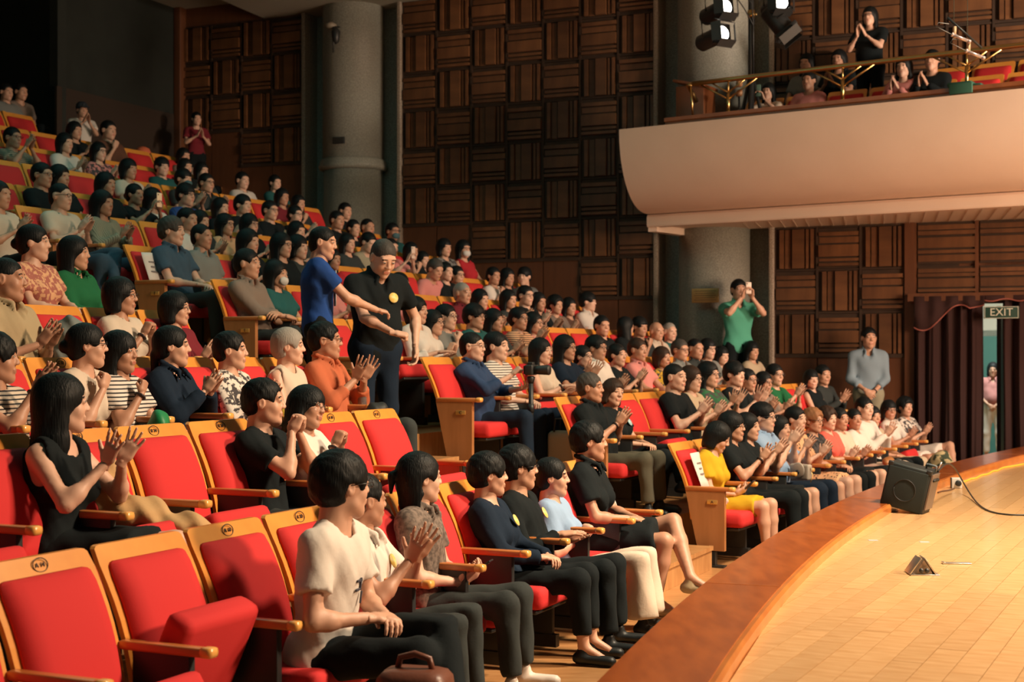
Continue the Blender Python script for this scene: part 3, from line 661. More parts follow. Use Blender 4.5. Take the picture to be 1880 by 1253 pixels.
        P /= cnt[:, None]; P = s.lo+(np.stack(ii, 1)+P)*s.v
        Q = []
        for ax in range(3):
            sl0 = [slice(None)]*3; sl1 = [slice(None)]*3; sl0[ax] = slice(None, -1); sl1[ax] = slice(1, None)
            a_, b_ = I[tuple(sl0)], I[tuple(sl1)]; e = a_ != b_; u, w = [(1, 2), (2, 0), (0, 1)][ax]
            e = e.copy(); z = [slice(None)]*3; z[u] = 0; e[tuple(z)] = False; z = [slice(None)]*3; z[w] = 0; e[tuple(z)] = False; z = [slice(None)]*3; z[u] = -1; e[tuple(z)] = False; z = [slice(None)]*3; z[w] = -1; e[tuple(z)] = False
            g = list(np.nonzero(e)); flip = b_[tuple(g)]
            def idx(du, dw): h = [x.copy() for x in g]; h[u] += du; h[w] += dw; return ids[tuple(h)]
            q = np.stack([idx(-1, -1), idx(0, -1), idx(0, 0), idx(-1, 0)], 1); q[flip] = q[flip][:, ::-1]; Q.append(q)
        Q = np.concatenate(Q); Q = Q[(Q >= 0).all(1)]
        return P.astype(f32), Q.astype(np.int32)
def relax(P, Q, it=1, w=.5):
    for _ in range(it):
        A = np.zeros_like(P); c = np.zeros(len(P), f32)
        for a, b in ((0, 1), (1, 2), (2, 3), (3, 0)):
            for x, y in ((a, b), (b, a)):
                np.add.at(A, Q[:, x], P[Q[:, y]]) if False else None
                for j in range(3): A[:, j] += np.bincount(Q[:, x], weights=P[Q[:, y], j], minlength=len(P))
                c += np.bincount(Q[:, x], minlength=len(P))
        P = P*(1-w)+w*A/np.maximum(c, 1)[:, None]
    return P.astype(f32)

# heads ---------------------------------------------------------------- (local: +y face, z up, centre of the skull)
def head_mesh(kind, lod):
    vox = (.0055, .0090, .0124)[lod]; F = Field((-.105, -.135, -.20), (.105, .135, .135), vox)
    w = {'m': 1.0, 'f': .95, 'o': 1.0, 'c': .95}[kind]
    F.ell((0, -.015, .028), (.076*w, .095, .088), k=.01); F.ell((0, .022, -.03), (.061*w, .066, .082), k=.03)
    jaw = .012 if kind == 'm' else .006
    F.cap((-.040*w, .02, -.068), (0, .062, -.096), .020+jaw*.3, .018, k=.03); F.cap((.040*w, .02, -.068), (0, .062, -.096), .020+jaw*.3, .018, k=.03)
    F.ell((-.036*w, .055, -.028), (.024, .024, .026), k=.02); F.ell((.036*w, .055, -.028), (.024, .024, .026), k=.02)
    F.cap((-.040*w, .072, .030), (.040*w, .072, .030), .012, k=.018)
    if lod < 2 or 1:
        for sx in (-1, 1):
            F.ell((sx*.032, .095, .010), (.019, .012, .011), 'sub', .012); F.ell((sx*.0315, .0775, .010), (.0155, .0125, .0115), k=.004)
    F.cap((0, .084, .016), (0, .1005, -.020), .0075, .0112, k=.011)
    for sx in (-1, 1): F.ell((sx*.012, .094, -.024), (.0085, .010, .008), k=.006)
    F.cap((-.019, .086, -.054), (.019, .086, -.054), .0065, k=.007); F.cap((-.015, .085, -.065), (.015, .085, -.065), .0075, k=.006)
    F.ell((0, .0975, -.0595), (.022, .007, .0016), 'sub', .004)
    if kind == 'o': F.cap((-.028, .083, -.03), (-.032, .078, -.062), .004, op='sub', k=.008); F.cap((.028, .083, -.03), (.032, .078, -.062), .004, op='sub', k=.008)
    for sx in (-1, 1):
        F.ell((sx*.079*w, -.008, -.002), (.010, .020, .032), k=.008)
        if lod == 0: F.ell((sx*.088*w, -.003, .002), (.006, .011, .020), 'sub', .004)
    F.cap((0, -.028, -.07), (0, -.042, -.19), .050 if kind != 'm' else .056, k=.025)
    P, Q = F.mesh(); P = relax(P, Q, 1, .35)
    c = P[Q].mean(1); mi = np.zeros(len(Q), np.int32)
    ax = np.abs(c[:, 0])
    lips = (c[:, 1] > .074) & (np.abs((c[:, 2]+.0595)) < .0100-.006*(ax/.020)**2) & (ax < .020); mi[lips] = 1
    brow = (c[:, 1] > .045) & (np.abs(c[:, 2]-(.031-.25*np.maximum(ax-.035, 0))) < .0042) & (ax > .014) & (ax < .050) & (lod < 2); mi[brow] = 2
    # eyes: white almond with a dark iris
    mbv = MB(); 
    for sx in (-1, 1):
        if lod < 2: mbv.lathe([(.0005, .0025), (.0050, .0018), (.0090, .0005), (.0110, -.003)], (sx*.0315, .0885, .0100), 10 if lod == 0 else 8, 3, Matrix.Rotation(-math.pi/2, 3, 'X') @ Matrix.Identity(3))
        mbv.lathe([(.0004, .0022), (.0042, .0012), (.0046, -.001)], (sx*.0315, .0905 if lod < 2 else .091, .0100), 8, 2, Matrix.Rotation(-math.pi/2, 3, 'X'))
        mbv.tube([(sx*.0195, .0865, .0105), (sx*.0255, .0905, .0160), (sx*.0345, .0905, .0170), (sx*.0435, .0840, .0130)], .0016 if lod < 2 else .003, 5, 2)
    for i, v in enumerate(mbv.v):
        pass
    ev = np.array(mbv.v, f32)
    cz = .0100; ev[:, 2] = np.where(np.abs(ev[:, 2]-cz) < .0115, cz+(ev[:, 2]-cz)*(.62), ev[:, 2])
    return P, Q, mi, ev, mbv.f, np.array(mbv.m, np.int32)
_heads = {}
def get_head(kind, lod):
    if (kind, lod) not in _heads: _heads[(kind, lod)] = head_mesh(kind, lod)
    return _heads[(kind, lod)]
# hands ---------------------------------------------------------------- (local: +y fingers, -z palm, thumb at +x, wrist at origin)
def hand_mesh(pose, lod):
    vox = (.0052, .0080, .0107)[lod]; F = Field((-.08, -.03, -.11), (.10, .21, .06), vox)
    F.cap((0, -.03, 0), (0, .02, 0), .026, .026, k=.01, sc=(1, 1, .72)); F.cap((-.020, .035, 0), (-.022, .085, 0), .019, .017, k=.014, sc=(1, 1, .75)); F.cap((.016, .03, 0), (.022, .088, 0), .021, .017, k=.014, sc=(1, 1, .8)); F.cap((0, .03, 0), (0, .09, 0), .020, .017, k=.012, sc=(1, 1, .8))
    F.ell((.026, .03, -.008), (.017, .028, .015), k=.012)
    sp = {'flat': .10, 'relax': .04, 'fist': 0.0, 'spread': .17, 'point': .02}[pose]
    cu = {'flat': (.10, .10, .08), 'relax': (.45, .55, .4), 'fist': (1.25, 1.5, .9), 'spread': (.05, .12, .1), 'point': (1.2, 1.4, .9)}[pose]
    for i, (x, L) in enumerate(((.031, .074), (.0105, .082), (-.0105, .076), (-.030, .060))):
        a = sp*(1.5-i); p = Vector((x, .092-(.006 if i == 3 else 0), 0)); th = 0.0; r = .0088 if lod < 2 else .0098
        c_ = (.05, .1, .05) if (pose == 'point' and i == 0) else cu
        for j, f in enumerate((.44, .31, .25)):
            th += c_[j]+.05*i*(pose == 'relax'); q = p+Vector((math.sin(a)*math.cos(th), math.cos(a)*math.cos(th), -math.sin(th)))*L*f
            F.cap(p, q, r-.0008*j, r-.0008*(j+1), k=.0035 if lod == 0 else .005); p = q
    tp = {'flat': ((.048, .060, -.012), (.060, .090, -.014)), 'relax': ((.050, .058, -.020), (.050, .085, -.034)), 'fist': ((.044, .060, -.030), (.020, .078, -.045)), 'spread': ((.060, .055, -.010), (.080, .078, -.012)), 'point': ((.044, .060, -.030), (.020, .078, -.045))}[pose]
    F.cap((.024, .022, -.008), tp[0], .014, .0115, k=.008); F.cap(tp[0], tp[1], .0112, .0088, k=.004)
    P, Q = F.mesh(); return P, Q
_hands = {}
def get_hand(pose, lod):
    if (pose, lod) not in _hands: _hands[(pose, lod)] = hand_mesh(pose, lod)
    return _hands[(pose, lod)]
def place_hand(pose, lod, wrist, fdir, pdir, right, sc=1.0):
    P, Q = get_hand(pose, lod); Y = Vector(fdir).normalized(); Z = -Vector(pdir); Z = (Z-Y*Z.dot(Y)).normalized(); X = Y.cross(Z)
    P = P*sc
    if right: P = P*np.array([-1, 1, 1], f32); Q = Q[:, ::-1]
    R = np.array([X, Y, Z], f32); return P @ R+np.array(wrist, f32), Q
def ik(S, Wt, l1, l2, hint):
    S, Wt = Vector(S), Vector(Wt); d = Wt-S; L = d.length; mx = (l1+l2)*.995
    if L > mx: Wt = S+d*(mx/L); d = Wt-S; L = mx
    a = (l1*l1-l2*l2+L*L)/(2*L); h = math.sqrt(max(0, l1*l1-a*a)); dn = d/L; hn = Vector(hint); hn = (hn-dn*hn.dot(dn)).normalized()
    return S+dn*a+hn*h, Wt
def hair_mesh(style, lod, seed=0, k=1.0):
    vox = (.0084, .0130, .0185)[lod]; long_ = style in ('long', 'longbangs', 'longwavy')
    F = Field((-.16, -.24, -.46 if long_ else (-.26 if style in ('bob', 'shoulder', 'ponytail', 'lowpony', 'halfup') else -.16)), (.16, .14, .17), vox)
    vol = {'short': .006, 'buzz': -.001, 'mop': .014, 'thin': -.002, 'bald': -.008, 'curly': .022, 'bob': .011, 'shoulder': .010, 'long': .010, 'longbangs': .012, 'longwavy': .014, 'ponytail': .005, 'bun': .005, 'halfup': .010, 'lowpony': .006, 'grey': .012, 'side': .011}.get(style, .010)
    F.ell((0, -.017, .033), (.080+vol, .100+vol, .092+vol), k=.01)
    F.ell((0, -.052, -.028 if style not in ('mop', 'short', 'side') else -.016), (.064+vol*.8, .056+vol, .062), k=.03)
    # face opening
    if style in ('bald',): F.ell((0, .06, .07), (.12, .105, .12), 'sub', .02)
    elif style in ('thin', 'buzz', 'short'): F.ell((0, .108, -.022), (.078, .070, .092), 'sub', .010)
    elif style in ('grey', 'ponytail', 'bun', 'lowpony', 'halfup', 'curly'): F.ell((0, .108, -.025), (.072, .062, .090), 'sub', .012)
    elif style in ('side', 'long', 'longwavy', 'shoulder', 'bob'): F.ell((0, .112, -.030), (.060, .060, .090), 'sub', .012)
    else: F.ell((0, .112, -.045), (.064, .062, .078), 'sub', .010)                       # fringe
    if style in ('short', 'buzz', 'mop', 'thin', 'side', 'bald', 'grey', 'curly'):
        for sx in (-1, 1): F.ell((sx*.085, .012, -.030), (.042, .042 if style in ('short', 'buzz', 'thin') else .036, .052 if style in ('short', 'buzz', 'thin') else .045), 'sub', .010)
        F.cut((0, .55, -.83), .058+.0); F.cap((-.1, .10, -.13), (.1, .10, -.13), .112, op='sub', k=.01)
    if style in ('bob', 'shoulder', 'long', 'longbangs', 'longwavy', 'halfup', 'bobbangs'):
        zb = {'bob': -.085, 'bobbangs': -.085, 'halfup': -.12, 'shoulder': -.17}.get(style, -.36); yb = -.05 if zb > -.2 else -.085
        for sx in (-1, 1):
            F.cap((sx*.072, -.012, .02), (sx*.076, -.02 if zb > -.2 else -.03, max(zb, -.17)), .026, .030, k=.02, sc=(.8, 1.5, 1))
            if zb < -.2: F.cap((sx*.070, -.03, -.15), (sx*.085, -.03, zb), .030, .020, k=.03, sc=(.8, 1.3, 1))
        F.cap((0, -.07, .0), (0, yb-.02, zb), .062, .050 if zb > -.2 else .055, k=.03, sc=(1.25, .75, 1))
        F.cap((0, .115, -.05), (0, .115, -.6), .068, op='sub', k=.012); F.cap((0, -.0, -.10), (0, .05, -.45), .045, op='sub', k=.01)
    if style in ('ponytail', 'bun', 'lowpony', 'halfup'):
        for sx in (-1, 1): F.ell((sx*.085, .012, -.035), (.035, .036, .045), 'sub', .010)
        F.cap((-.1, .06, -.13), (.1, .06, -.13), .095, op='sub', k=.01)
        if style == 'bun': F.ell((0, -.118, -.005), (.040, .036, .038), k=.012)
        if style == 'halfup': F.ell((0, -.128, .020), (.022, .030, .026), k=.006); F.cap((0, -.148, .015), (0, -.152, -.06), .020, .010, k=.01)
        if style == 'ponytail': F.ell((0, -.115, .015), (.022, .022, .022), k=.01); F.cap((0, -.13, .0), (0, -.14, -.20), .030, .018, k=.012)
        if style == 'lowpony': F.cap((0, -.10, -.05), (0, -.10, -.24), .032, .018, k=.015)
    if lod < 2:
        th = np.arctan2(F.X, F.Y+.02); a = .0010
        if style in ('curly',): F.warp(.0045, 72, seed)
        else: F.D = F.D if lod else F.D+(a*np.sin(th*34+3*np.sin(F.Z*24+seed)+seed)+a*.7*np.sin(th*61-F.Z*40+seed)).astype(f32)+0*F.D
        if style in ('mop', 'short', 'side'): F.warp(.0022, 85, seed)
    elif style in ('curly', 'mop'): F.warp(.003, 90, seed)
    P, Q = F.mesh(); return P, Q

SKIN = [(.56, .305, .20), (.62, .35, .24), (.48, .25, .16), (.66, .40, .29)]
HAIR = {'k': (.007, .009, .010), 'b': (.035, .020, .014), 'g': (.30, .28, .25), 'r': (.28, .13, .06), 'd': (.06, .055, .05), 'w': (.34, .32, .29)}
C = dict(black=(.007, .011, .013), white=(.70, .64, .58), cream=(.62, .52, .42), navy=(.008, .018, .036), blue=(.018, .065, .26), denim=(.045, .085, .13), fblue=(.028, .055, .125), teal=(.02, .10, .10), pink=(.62, .24, .22), red=(.42, .025, .035), coral=(.72, .13, .10), orange=(.48, .13, .06), peach=(.72, .40, .22), yellow=(.60, .36, .018), tan=(.42, .33, .20), grey=(.20, .21, .20), dgrey=(.035, .042, .042), brown=(.12, .055, .035), green=(.015, .13, .05), mint=(.09, .38, .27), lblue=(.27, .40, .60), sblue=(.22, .30, .37), khaki=(.30, .28, .20), olive=(.09, .085, .06), taupe=(.22, .17, .14), maroon=(.18, .02, .03), beige=(.50, .40, .28))
def cloth(spec):
    n, *r = spec.split('/'); c = C[n]; pat = r[0] if r else None
    if pat is None: return mat('cloth_'+n, c, .9, bump=.25, scale=60, spec=.2)
    kw = dict(stripe=dict(scale=14, col2=(.03, .03, .035)), vstripe=dict(scale=22, col2=tuple(x*.55 for x in c)), floral=dict(scale=26, col2=(.05, .045, .05)), rose=dict(scale=30, col2=(.40, .13, .10)), leo=dict(scale=34, col2=(.01, .01, .012)), plaid=dict(scale=18, col2=tuple(x*.5 for x in c)), crinkle=dict(scale=45, col2=tuple(x*.35 for x in c)))[pat]
    p = dict(stripe='stripe', vstripe='vstripe', floral='floral', rose='floral', leo='spots', plaid='vstripe', crinkle='noise')[pat]
    return mat('cloth_%s_%s' % (n, pat), c, .85, p, kw['col2'], kw['scale'])
M_GLASS = mat('spectacle_frame', (.02, .018, .018), .35); M_MASK = mat('face_mask', (.60, .60, .58), .8); M_MASKK = mat('face_mask_dark', (.05, .12, .14), .8)
M_SHOE = {}
def tmat(p): return Matrix.Translation(Vector(p))
PEOPLE = []; HP = {}; HPC = {}; FR = {}
def person(label, pos, rz, sc, lod, hz=.43, hair='short', hc='k', kind='m', skin=None, shirt='black', sleeve='short', neck='crew', pants='black', legs='long', pose='clap', lean=-.24, tw=0.0, hy=0.0, hp=0.0, hr=0.0, glasses=0, mask=None, stand=False, cross=False, h=0.0, slim=1.0, child=0, badge=None, chest=None, shoe='black', hand_r=None, hand_l=None, sway=0.0, col=0, group=None, watch=0, **_x):
    fem = kind == 'f'; wq = (.93 if fem else 1.0)*slim; vb = (.0160, .0215, .0275)[lod]; vt = (.0180, .0260, .0400)[lod]
    root = thing('person', label, 'person', pos, rz, group or 'people in the audience', sc)
    P0 = Vector((0, .0, hz)) if not stand else Vector((0, 0, .93))
    up = Vector((math.sin(sway), math.sin(lean)*math.cos(sway), math.cos(lean)*math.cos(sway))).normalized()
    ct, st_ = math.cos(tw), math.sin(tw); X = Vector((ct, st_, 0)); X = (X-up*X.dot(up)).normalized(); Yv = up.cross(X)           # torso axes (X right, Yv forward)
    TL_ = .50*(.95 if fem else 1.0)*(.93 if child else 1); sh = (.158 if fem else .182)*(.85 if child else 1)*(.5+.5*slim)
    N = P0+up*TL_; M3 = [list(X), list(Yv), list(up)]
    shp = [N-up*.050+X*(s*sh) for s in (-1, 1)]
    HC = N+up*.075+Vector((0, .0, .085)); 
    # limbs
    l1, l2 = .285*(.94 if fem else 1), .25*(.95 if fem else 1)
    chest_p = N-up*.10
    def T(x, y, z): return chest_p+X*x+Vector((Yv.x, Yv.y, 0)).normalized()*y+Vector((0, 0, z))
    hands = []
    fl = Vector((Yv.x, Yv.y, 0)).normalized(); XL = X
    def H(side, w, fd, pd, kind_, hint=None):
        w = Vector(w); S = shp[0 if side < 0 else 1]; hint = hint or (X*side*.8+Vector((0, 0, -1))-fl*.3); E, w2 = ik(S, w, l1, l2, hint); hands.append((side, S, E, w2, fd, pd, kind_))
    def w2v(a, b, c): return XL*a+fl*b+Vector((0, 0, c))
    if pose == 'clap':
        g = .035+.02*random.random()
        for s in (-1, 1): H(s, T(s*g+.02, .27, -.06+h), w2v(-s*.22, .55, .80), w2v(-s, .15, -.1), 'flat' if random.random() < .6 else 'spread')
    elif pose == 'clapwide':
        for s in (-1, 1): H(s, T(s*.07+.02, .27, .0+h), w2v(s*.20, .45, .85), w2v(-s, .1, .05), 'spread')
    elif pose == 'clapflat':
        H(-1, T(-.02, .27, -.09+h), w2v(.35, .9, .15), w2v(.2, 0, 1), 'flat'); H(1, T(.05, .25, -.045+h), w2v(-.35, .9, .10), w2v(-.2, .1, -1), 'flat')
    elif pose == 'lap':
        H(-1, P0+w2v(-.05, .25, .155), w2v(.75, .65, -.05), w2v(.1, -.2, -1), 'relax'); H(1, P0+w2v(.07, .24, .165), w2v(-.8, .5, -.1), w2v(0, -.3, -1), 'relax')
    elif pose == 'knees':
        for s in (-1, 1): H(s, P0+w2v(s*.13, .30, .125), w2v(-s*.25, .9, -.25), w2v(0, -.1, -1), 'relax')
    elif pose == 'phone':
        for s in (-1, 1): H(s, T(s*.055, .24, -.24+h), w2v(-s*.35, .75, .45), w2v(-s*.55, -.5, .75), 'relax')
    elif pose == 'clasp':
        for s in (-1, 1): H(s, T(s*.045, .20, -.02+h), w2v(-s*.35, .25, .9), w2v(-s, .2, 0), 'fist')
    elif pose == 'chin':
        H(1, T(.07, .17, .02), w2v(-.35, .1, .95), w2v(-.2, -1, .1), 'fist'); H(-1, P0+w2v(-.02, .25, .16), w2v(.85, .5, 0), w2v(0, -.2, -1), 'relax')
    elif pose == 'chinL':
        H(-1, T(-.05, .19, .03), w2v(.35, .1, .95), w2v(.2, -1, .1), 'fist'); H(1, P0+w2v(.08, .25, .16), w2v(-.85, .5, 0), w2v(0, -.2, -1), 'relax')
    elif pose == 'camera':
        H(1, T(.08, .40, .02), w2v(-.4, .6, .7), w2v(-.6, .6, 0), 'fist'); H(-1, T(-.02, .42, -.10), w2v(.55, .8, .1), w2v(.1, 0, 1), 'relax')
    elif pose == 'hold':
        for s in (-1, 1): H(s, T(s*.06, .30, .08+h), w2v(-s*.2, .35, .9), w2v(-s*.8, .5, 0), 'relax')
    elif pose == 'sides':
        for s in (-1, 1): H(s, P0+w2v(s*.24, .06, -.02), w2v(-s*.1, .15, -1), w2v(-s, 0, 0), 'relax')
    elif pose == 'front':
        H(-1, P0+w2v(-.04, .17, .02), w2v(.6, .2, -.75), w2v(.1, -1, 0), 'relax'); H(1, P0+w2v(.06, .19, .04), w2v(-.65, .15, -.7), w2v(-.1, -1, 0), 'relax')
    elif pose == 'reach':
        H(1, T(.10, .42, -.24), w2v(-.3, .9, -.15), w2v(-.3, 0, -1), 'relax'); H(-1, P0+w2v(-.22, .10, .02), w2v(.1, .2, -1), w2v(1, 0, 0), 'relax')
    elif pose == 'guide':
        H(1, T(.05, .34, -.30), w2v(-.8, .4, -.15), w2v(-.2, -.3, -1), 'fist'); H(-1, P0+w2v(-.27, .10, .0), w2v(.1, .2, -1), w2v(1, 0, 0), 'relax')
    elif pose == 'oneraise':
        H(1, T(.12, .18, .22), w2v(.05, .2, .95), w2v(-.6, .7, 0), 'flat'); H(-1, T(-.02, .22, .05), w2v(.3, .3, .9), w2v(1, 0, 0), 'flat')
    elif pose == 'fold':
        H(-1, P0+w2v(.06, .24, .22), w2v(.95, .2, 0), w2v(0, -.5, -1), 'relax'); H(1, P0+w2v(-.04, .27, .20), w2v(-.95, .1, -.1), w2v(0, -.5, -1), 'relax')
    legs_ = []
    for s in (-1, 1):
        hp_ = P0+Vector((s*.088, 0, -.01))
        if stand: kn = hp_+Vector((s*.012, .02, -.43)); an = kn+Vector((s*.01, -.03, -.41))
        else:
            kn = Vector((s*(.12 if fem else .15), .46, .475)); an = Vector((s*(.11 if fem else .15), .47+.02, .10))
            if cross and s == -1: kn = Vector((-.07, .47, .57)); an = Vector((.14, .62, .26))
            if cross and s == 1: kn = Vector((.10, .45, .47)); an = Vector((.09, .40, .10))
        legs_.append((s, hp_, kn, an))
    allp = [HC, P0, shp[0], shp[1]]+[p for _, a, b, c in legs_ for p in (b, c)]+[p for h_ in hands for p in (h_[2], h_[3])]
    lo = [min(p[i] for p in allp)-.22 for i in range(3)]; hi = [max(p[i] for p in allp)+.22 for i in range(3)]; lo[2] = max(lo[2], -.02)
    # head frame
    base = Matrix.Rotation(hy, 3, 'Z') @ Matrix.Rotation(hp, 3, 'X') @ Matrix.Rotation(hr, 3, 'Y'); pivot = N+up*.03+Vector((0, -.005, 0))
    hs = 1.03 if fem else 1.09
    if child: hs = .98
    HC = pivot+base @ Vector((0, .030, .128*hs)); HM = np.array([list(base.col[i]) for i in range(3)], f32)                # rows: images of axes
    def put_head(V): return (V*hs) @ HM+np.array(HC, f32)
    def torso(F, g=0.0, upper=False):
        if upper:
            F.cap(P0+up*.16, P0+up*(TL_-.16), .07, .10, k=.05, M=M3, sc=(1, .70, 1)); F.cap(shp[0]+X*.03-up*.015, shp[1]-X*.03-up*.015, .050, k=.05, M=M3, sc=(1, .95, 1)); F.cap(N-up*.12-X*.06, N-up*.12+X*.06, .078, k=.05, M=M3, sc=(1, .95, 1))
            for s in (-1, 1): F.cap(N+X*s*.03-Yv*.015, shp[0 if s < 0 else 1]-X*s*.02+up*.01, .036, .040, k=.04)
            return
        F.cap(P0-X*.07*wq, P0+X*.07*wq, .118*wq+g, k=.04, M=M3, sc=(1, .92, 1)) if not stand else F.cap(P0-X*.06, P0+X*.06, .112*wq+g, k=.04, M=M3, sc=(1, .85, 1))
        F.cap(P0+up*.04, P0+up*(TL_-.16), .128*wq*(.93 if fem else 1.08)+g, .158*wq*(.95 if fem else 1.06)+g, k=.05, M=M3, sc=(1, .70, 1))
        F.cap(shp[0]-X*(-.03)-up*.015, shp[1]-X*.03-up*.015, .062+g, k=.05, M=M3, sc=(1, .95, 1))
        F.cap(N-up*.13-X*.07, N-up*.13+X*.07, .088+g, k=.05, M=M3, sc=(1, .95, 1))
        for s in (-1, 1): F.cap(N+up*.0+X*s*.03-Yv*.015, shp[0 if s < 0 else 1]-X*s*.02+up*.01, .040+g*.8, .045+g, k=.04)
        if fem and not child:
            for s in (-1, 1): F.ell(P0+up*(TL_-.205)+X*s*.072+Yv*.078, (.062+g, .050+g, .058+g), k=.03)
        if slim > 1.05: F.ell(P0+up*.16+Yv*.06, (.15+g, .11+g, .13+g), k=.05)
    # ---- body
    bare = legs in ('short', 'skirt', 'shorts', 'crop', 'dress', 'longskirt')
    F = Field(lo, hi, vb); torso(F, -.006, upper=not bare)
    F.cap(N-up*.05, HC-Vector((0, 0, .05))*1.0, .050 if fem else .057, .048 if fem else .054, k=.035)
    for (s, S, E, w_, fd, pd, kd) in hands:
        a_ = .9 if fem else 1.0; F.cap(S, E, .047*a_, .037*a_, k=.03); F.cap(E, w_, .037*a_, .024*a_, k=.02)
        m_ = E+(w_-E)*.25; F.ell(m_, (.040*a_,)*3, k=.03)
    for s, a, b, c in legs_:
        
        if bare: F.cap(a, b, .078*wq, .053, k=.03)
        if bare: F.cap(b, b+(c-b)*.35, .053, .052, k=.02); F.cap(b+(c-b)*.35, c, .052, .032, k=.02); F.cap(c, c+Vector((0, .10, -.055)), .030, .026, k=.02)
    P, Q = F.mesh(); Vs = [P]; Qs = [Q]; Ms = [np.zeros(len(Q), np.int32)]; off = len(P)
    hk = 'c' if child else kind
    hP, hQ, hm, ev, ef, em = get_head('o' if hc in 'gwr' and not child else hk, lod)
    if hair not in ('bald', 'none', 'thin'):                # the skull under thick hair is never seen
        cc = hP[hQ].mean(1); kp = ~((cc[:, 1] < -.030) & (cc[:, 2] > -.020)); hQ = hQ[kp]; hm = hm[kp]
    Vs.append(put_head(hP)); Qs.append(hQ+off); Ms.append(hm); off += len(hP)
    for (s, S, E, w_, fd, pd, kd) in hands:
        a, b = place_hand(kd, lod, w_, fd, pd, s > 0, (.88 if fem else 1.0)*(.85 if child else 1)); Vs.append(a); Qs.append(b+off); Ms.append(np.zeros(len(b), np.int32)); off += len(a)
    Vs.append(put_head(ev)); eo = off; tri = {}
    for f, m_ in zip(ef, em): tri.setdefault(len(f), []).append(([i+eo for i in f], m_))
    polys = [np.concatenate(Qs)]; mis = [np.concatenate(Ms)]
    for n_, L in tri.items(): polys.append(np.array([x[0] for x in L], np.int32)); mis.append(np.array([x[1] for x in L], np.int32))
    skin = random.randrange(4) if skin is None else skin; sk = SKIN[skin % 4]; ms = [mat('skin', sk, .50), mat('lips', (sk[0]*.85, sk[1]*.58, sk[2]*.62), .45), mat('brow_iris', (.018, .013, .012), .4), mat('eye_white', (.55, .50, .45), .3)]
    link('body', raw_mesh('body', np.concatenate(Vs), polys, ms, mis), root)
    # ---- hair
    if hair != 'none':
        P, Q = hair_mesh(hair, lod, random.random()*6); link('hair', raw_mesh('hair', put_head(P), [Q], [mat('hair', HAIR[hc], .5, spec=.18, bump=.8, scale=130, stretch=(1, 1, .10))]), root)
    # ---- shirt
    zlo = P0.z-.10; F = Field([lo[0], lo[1], P0.z-.16], [hi[0], hi[1], N.z+.12], (.0132, .0210, .0300)[lod]); torso(F, .012); vn = up
    SLV = {'short': .62, 'cap': .30, 'long': 1.0, 'none': 0, 'three': 1.0}[sleeve]
    for (s, S, E, w_, fd, pd, kd) in hands:
        if SLV == 0: continue
        g = .020
        if SLV < 1:
            e_ = S+(E-S)*SLV; d = (E-S).normalized(); c_ = float(e_.dot(d)); F.cap(S, S+(E-S)*(SLV+.08), .060+g*.2, .050+g, k=.03, clips=[(d, c_)])
        else:
            F.cap(S, E, .055+g*.2, .044+g*.4, k=.03); fr = .55 if sleeve == 'three' else .93; d = (w_-E).normalized(); e_ = E+(w_-E)*fr; F.cap(E, w_, .046+g*.4, .034+g*.4, k=.025, clips=[(d, float(e_.dot(d)))])
    if sleeve == 'none':
        for s_ in (0, 1): F.cap(shp[s_]+X*(.035 if s_ else -.035)-up*.10, shp[s_]+X*(.035 if s_ else -.035)+up*.1, .055, op='sub', k=.01)
    if lod < 2: F.warp(.0042 if lod == 0 else .0036, 24, random.random()*6)
    if lod == 0: F.warp(.0016, 58, random.random()*6)
    q = P0-up*(.07 if not stand else .10); F.cut((-up.x, -up.y, -up.z), -float(up.dot(q)))
    nr = .060 if fem else .066
    if neck in ('crew', 'vneck', 'wide', 'coll'):
        F.cap(N-up*.012+Yv*(.008 if neck != 'wide' else .02), N+up*.16+Yv*.01, nr if neck != 'wide' else nr+.025, op='sub', k=.008)
    if neck == 'vneck' or neck == 'coll': F.cap(N-up*.10+Yv*.13, N+up*.06+Yv*.06, .012, .052, op='sub', k=.008)
    if neck == 'coll':
        for s in (-1, 1):
            q0, q1, q2_, q3_ = N+up*.080-Yv*.058+X*s*.010, N+up*.068+X*s*.068-Yv*.002, N+up*.004+Yv*.092+X*s*.040, N-up*.045+Yv*.112+X*s*.062
            F.cap(q0, q1, .015, .017, k=.006); F.cap(q1, q2_, .017, .017, k=.006); F.cap(q2_, q3_, .017, .010, k=.006)
    P, Q = F.mesh(); mi = np.zeros(len(Q), np.int32); ms = [cloth(shirt)]
    so = link('shirt' if legs != 'dress' else 'dress', raw_mesh('shirt', P, [Q], ms), root)
    # ---- trousers / skirt
    if legs != 'none':
        F = Field([lo[0], lo[1], max(lo[2], 0 if legs in ('long',) else .0)], [hi[0], hi[1], P0.z+.16], vt)
        g = .014; F.cap(P0-X*.07*wq, P0+X*.07*wq, .116*wq+g*.3, k=.04, M=M3, sc=(1, .92, 1)); F.cap(P0, P0+up*.06, .128*wq, k=.04, M=M3, sc=(1, .72, 1))
        for s, a, b, c in legs_:
            F.cap(a, b, .086*wq+g*.4, .060+g*.5, k=.035)
            if legs in ('long', 'wide', 'crop'): fr = .82 if legs == 'crop' else .97; e_ = b+(c-b)*fr; d = (c-b).normalized(); F.cap(b, c, .062+g*.4, .046+g*.6+(.050 if legs == 'wide' else 0), k=.03, clips=[(d, float(e_.dot(d)))])
        if legs in ('skirt', 'dress', 'longskirt'):
            ka = (legs_[0][2]+legs_[1][2])/2; F.cap(P0, ka, .12, .095, k=.05, sc=(1.35, 1, .95))
            if legs == 'longskirt': kb = (legs_[0][3]+legs_[1][3])/2; F.cap(ka, kb, .10, .12, k=.05, sc=(1.3, 1, 1)); F.cut((0, 0, -1), -.14)
            else: d = (ka-P0).normalized(); F.cut(tuple(d), float((P0+(ka-P0)*.86).dot(d)))
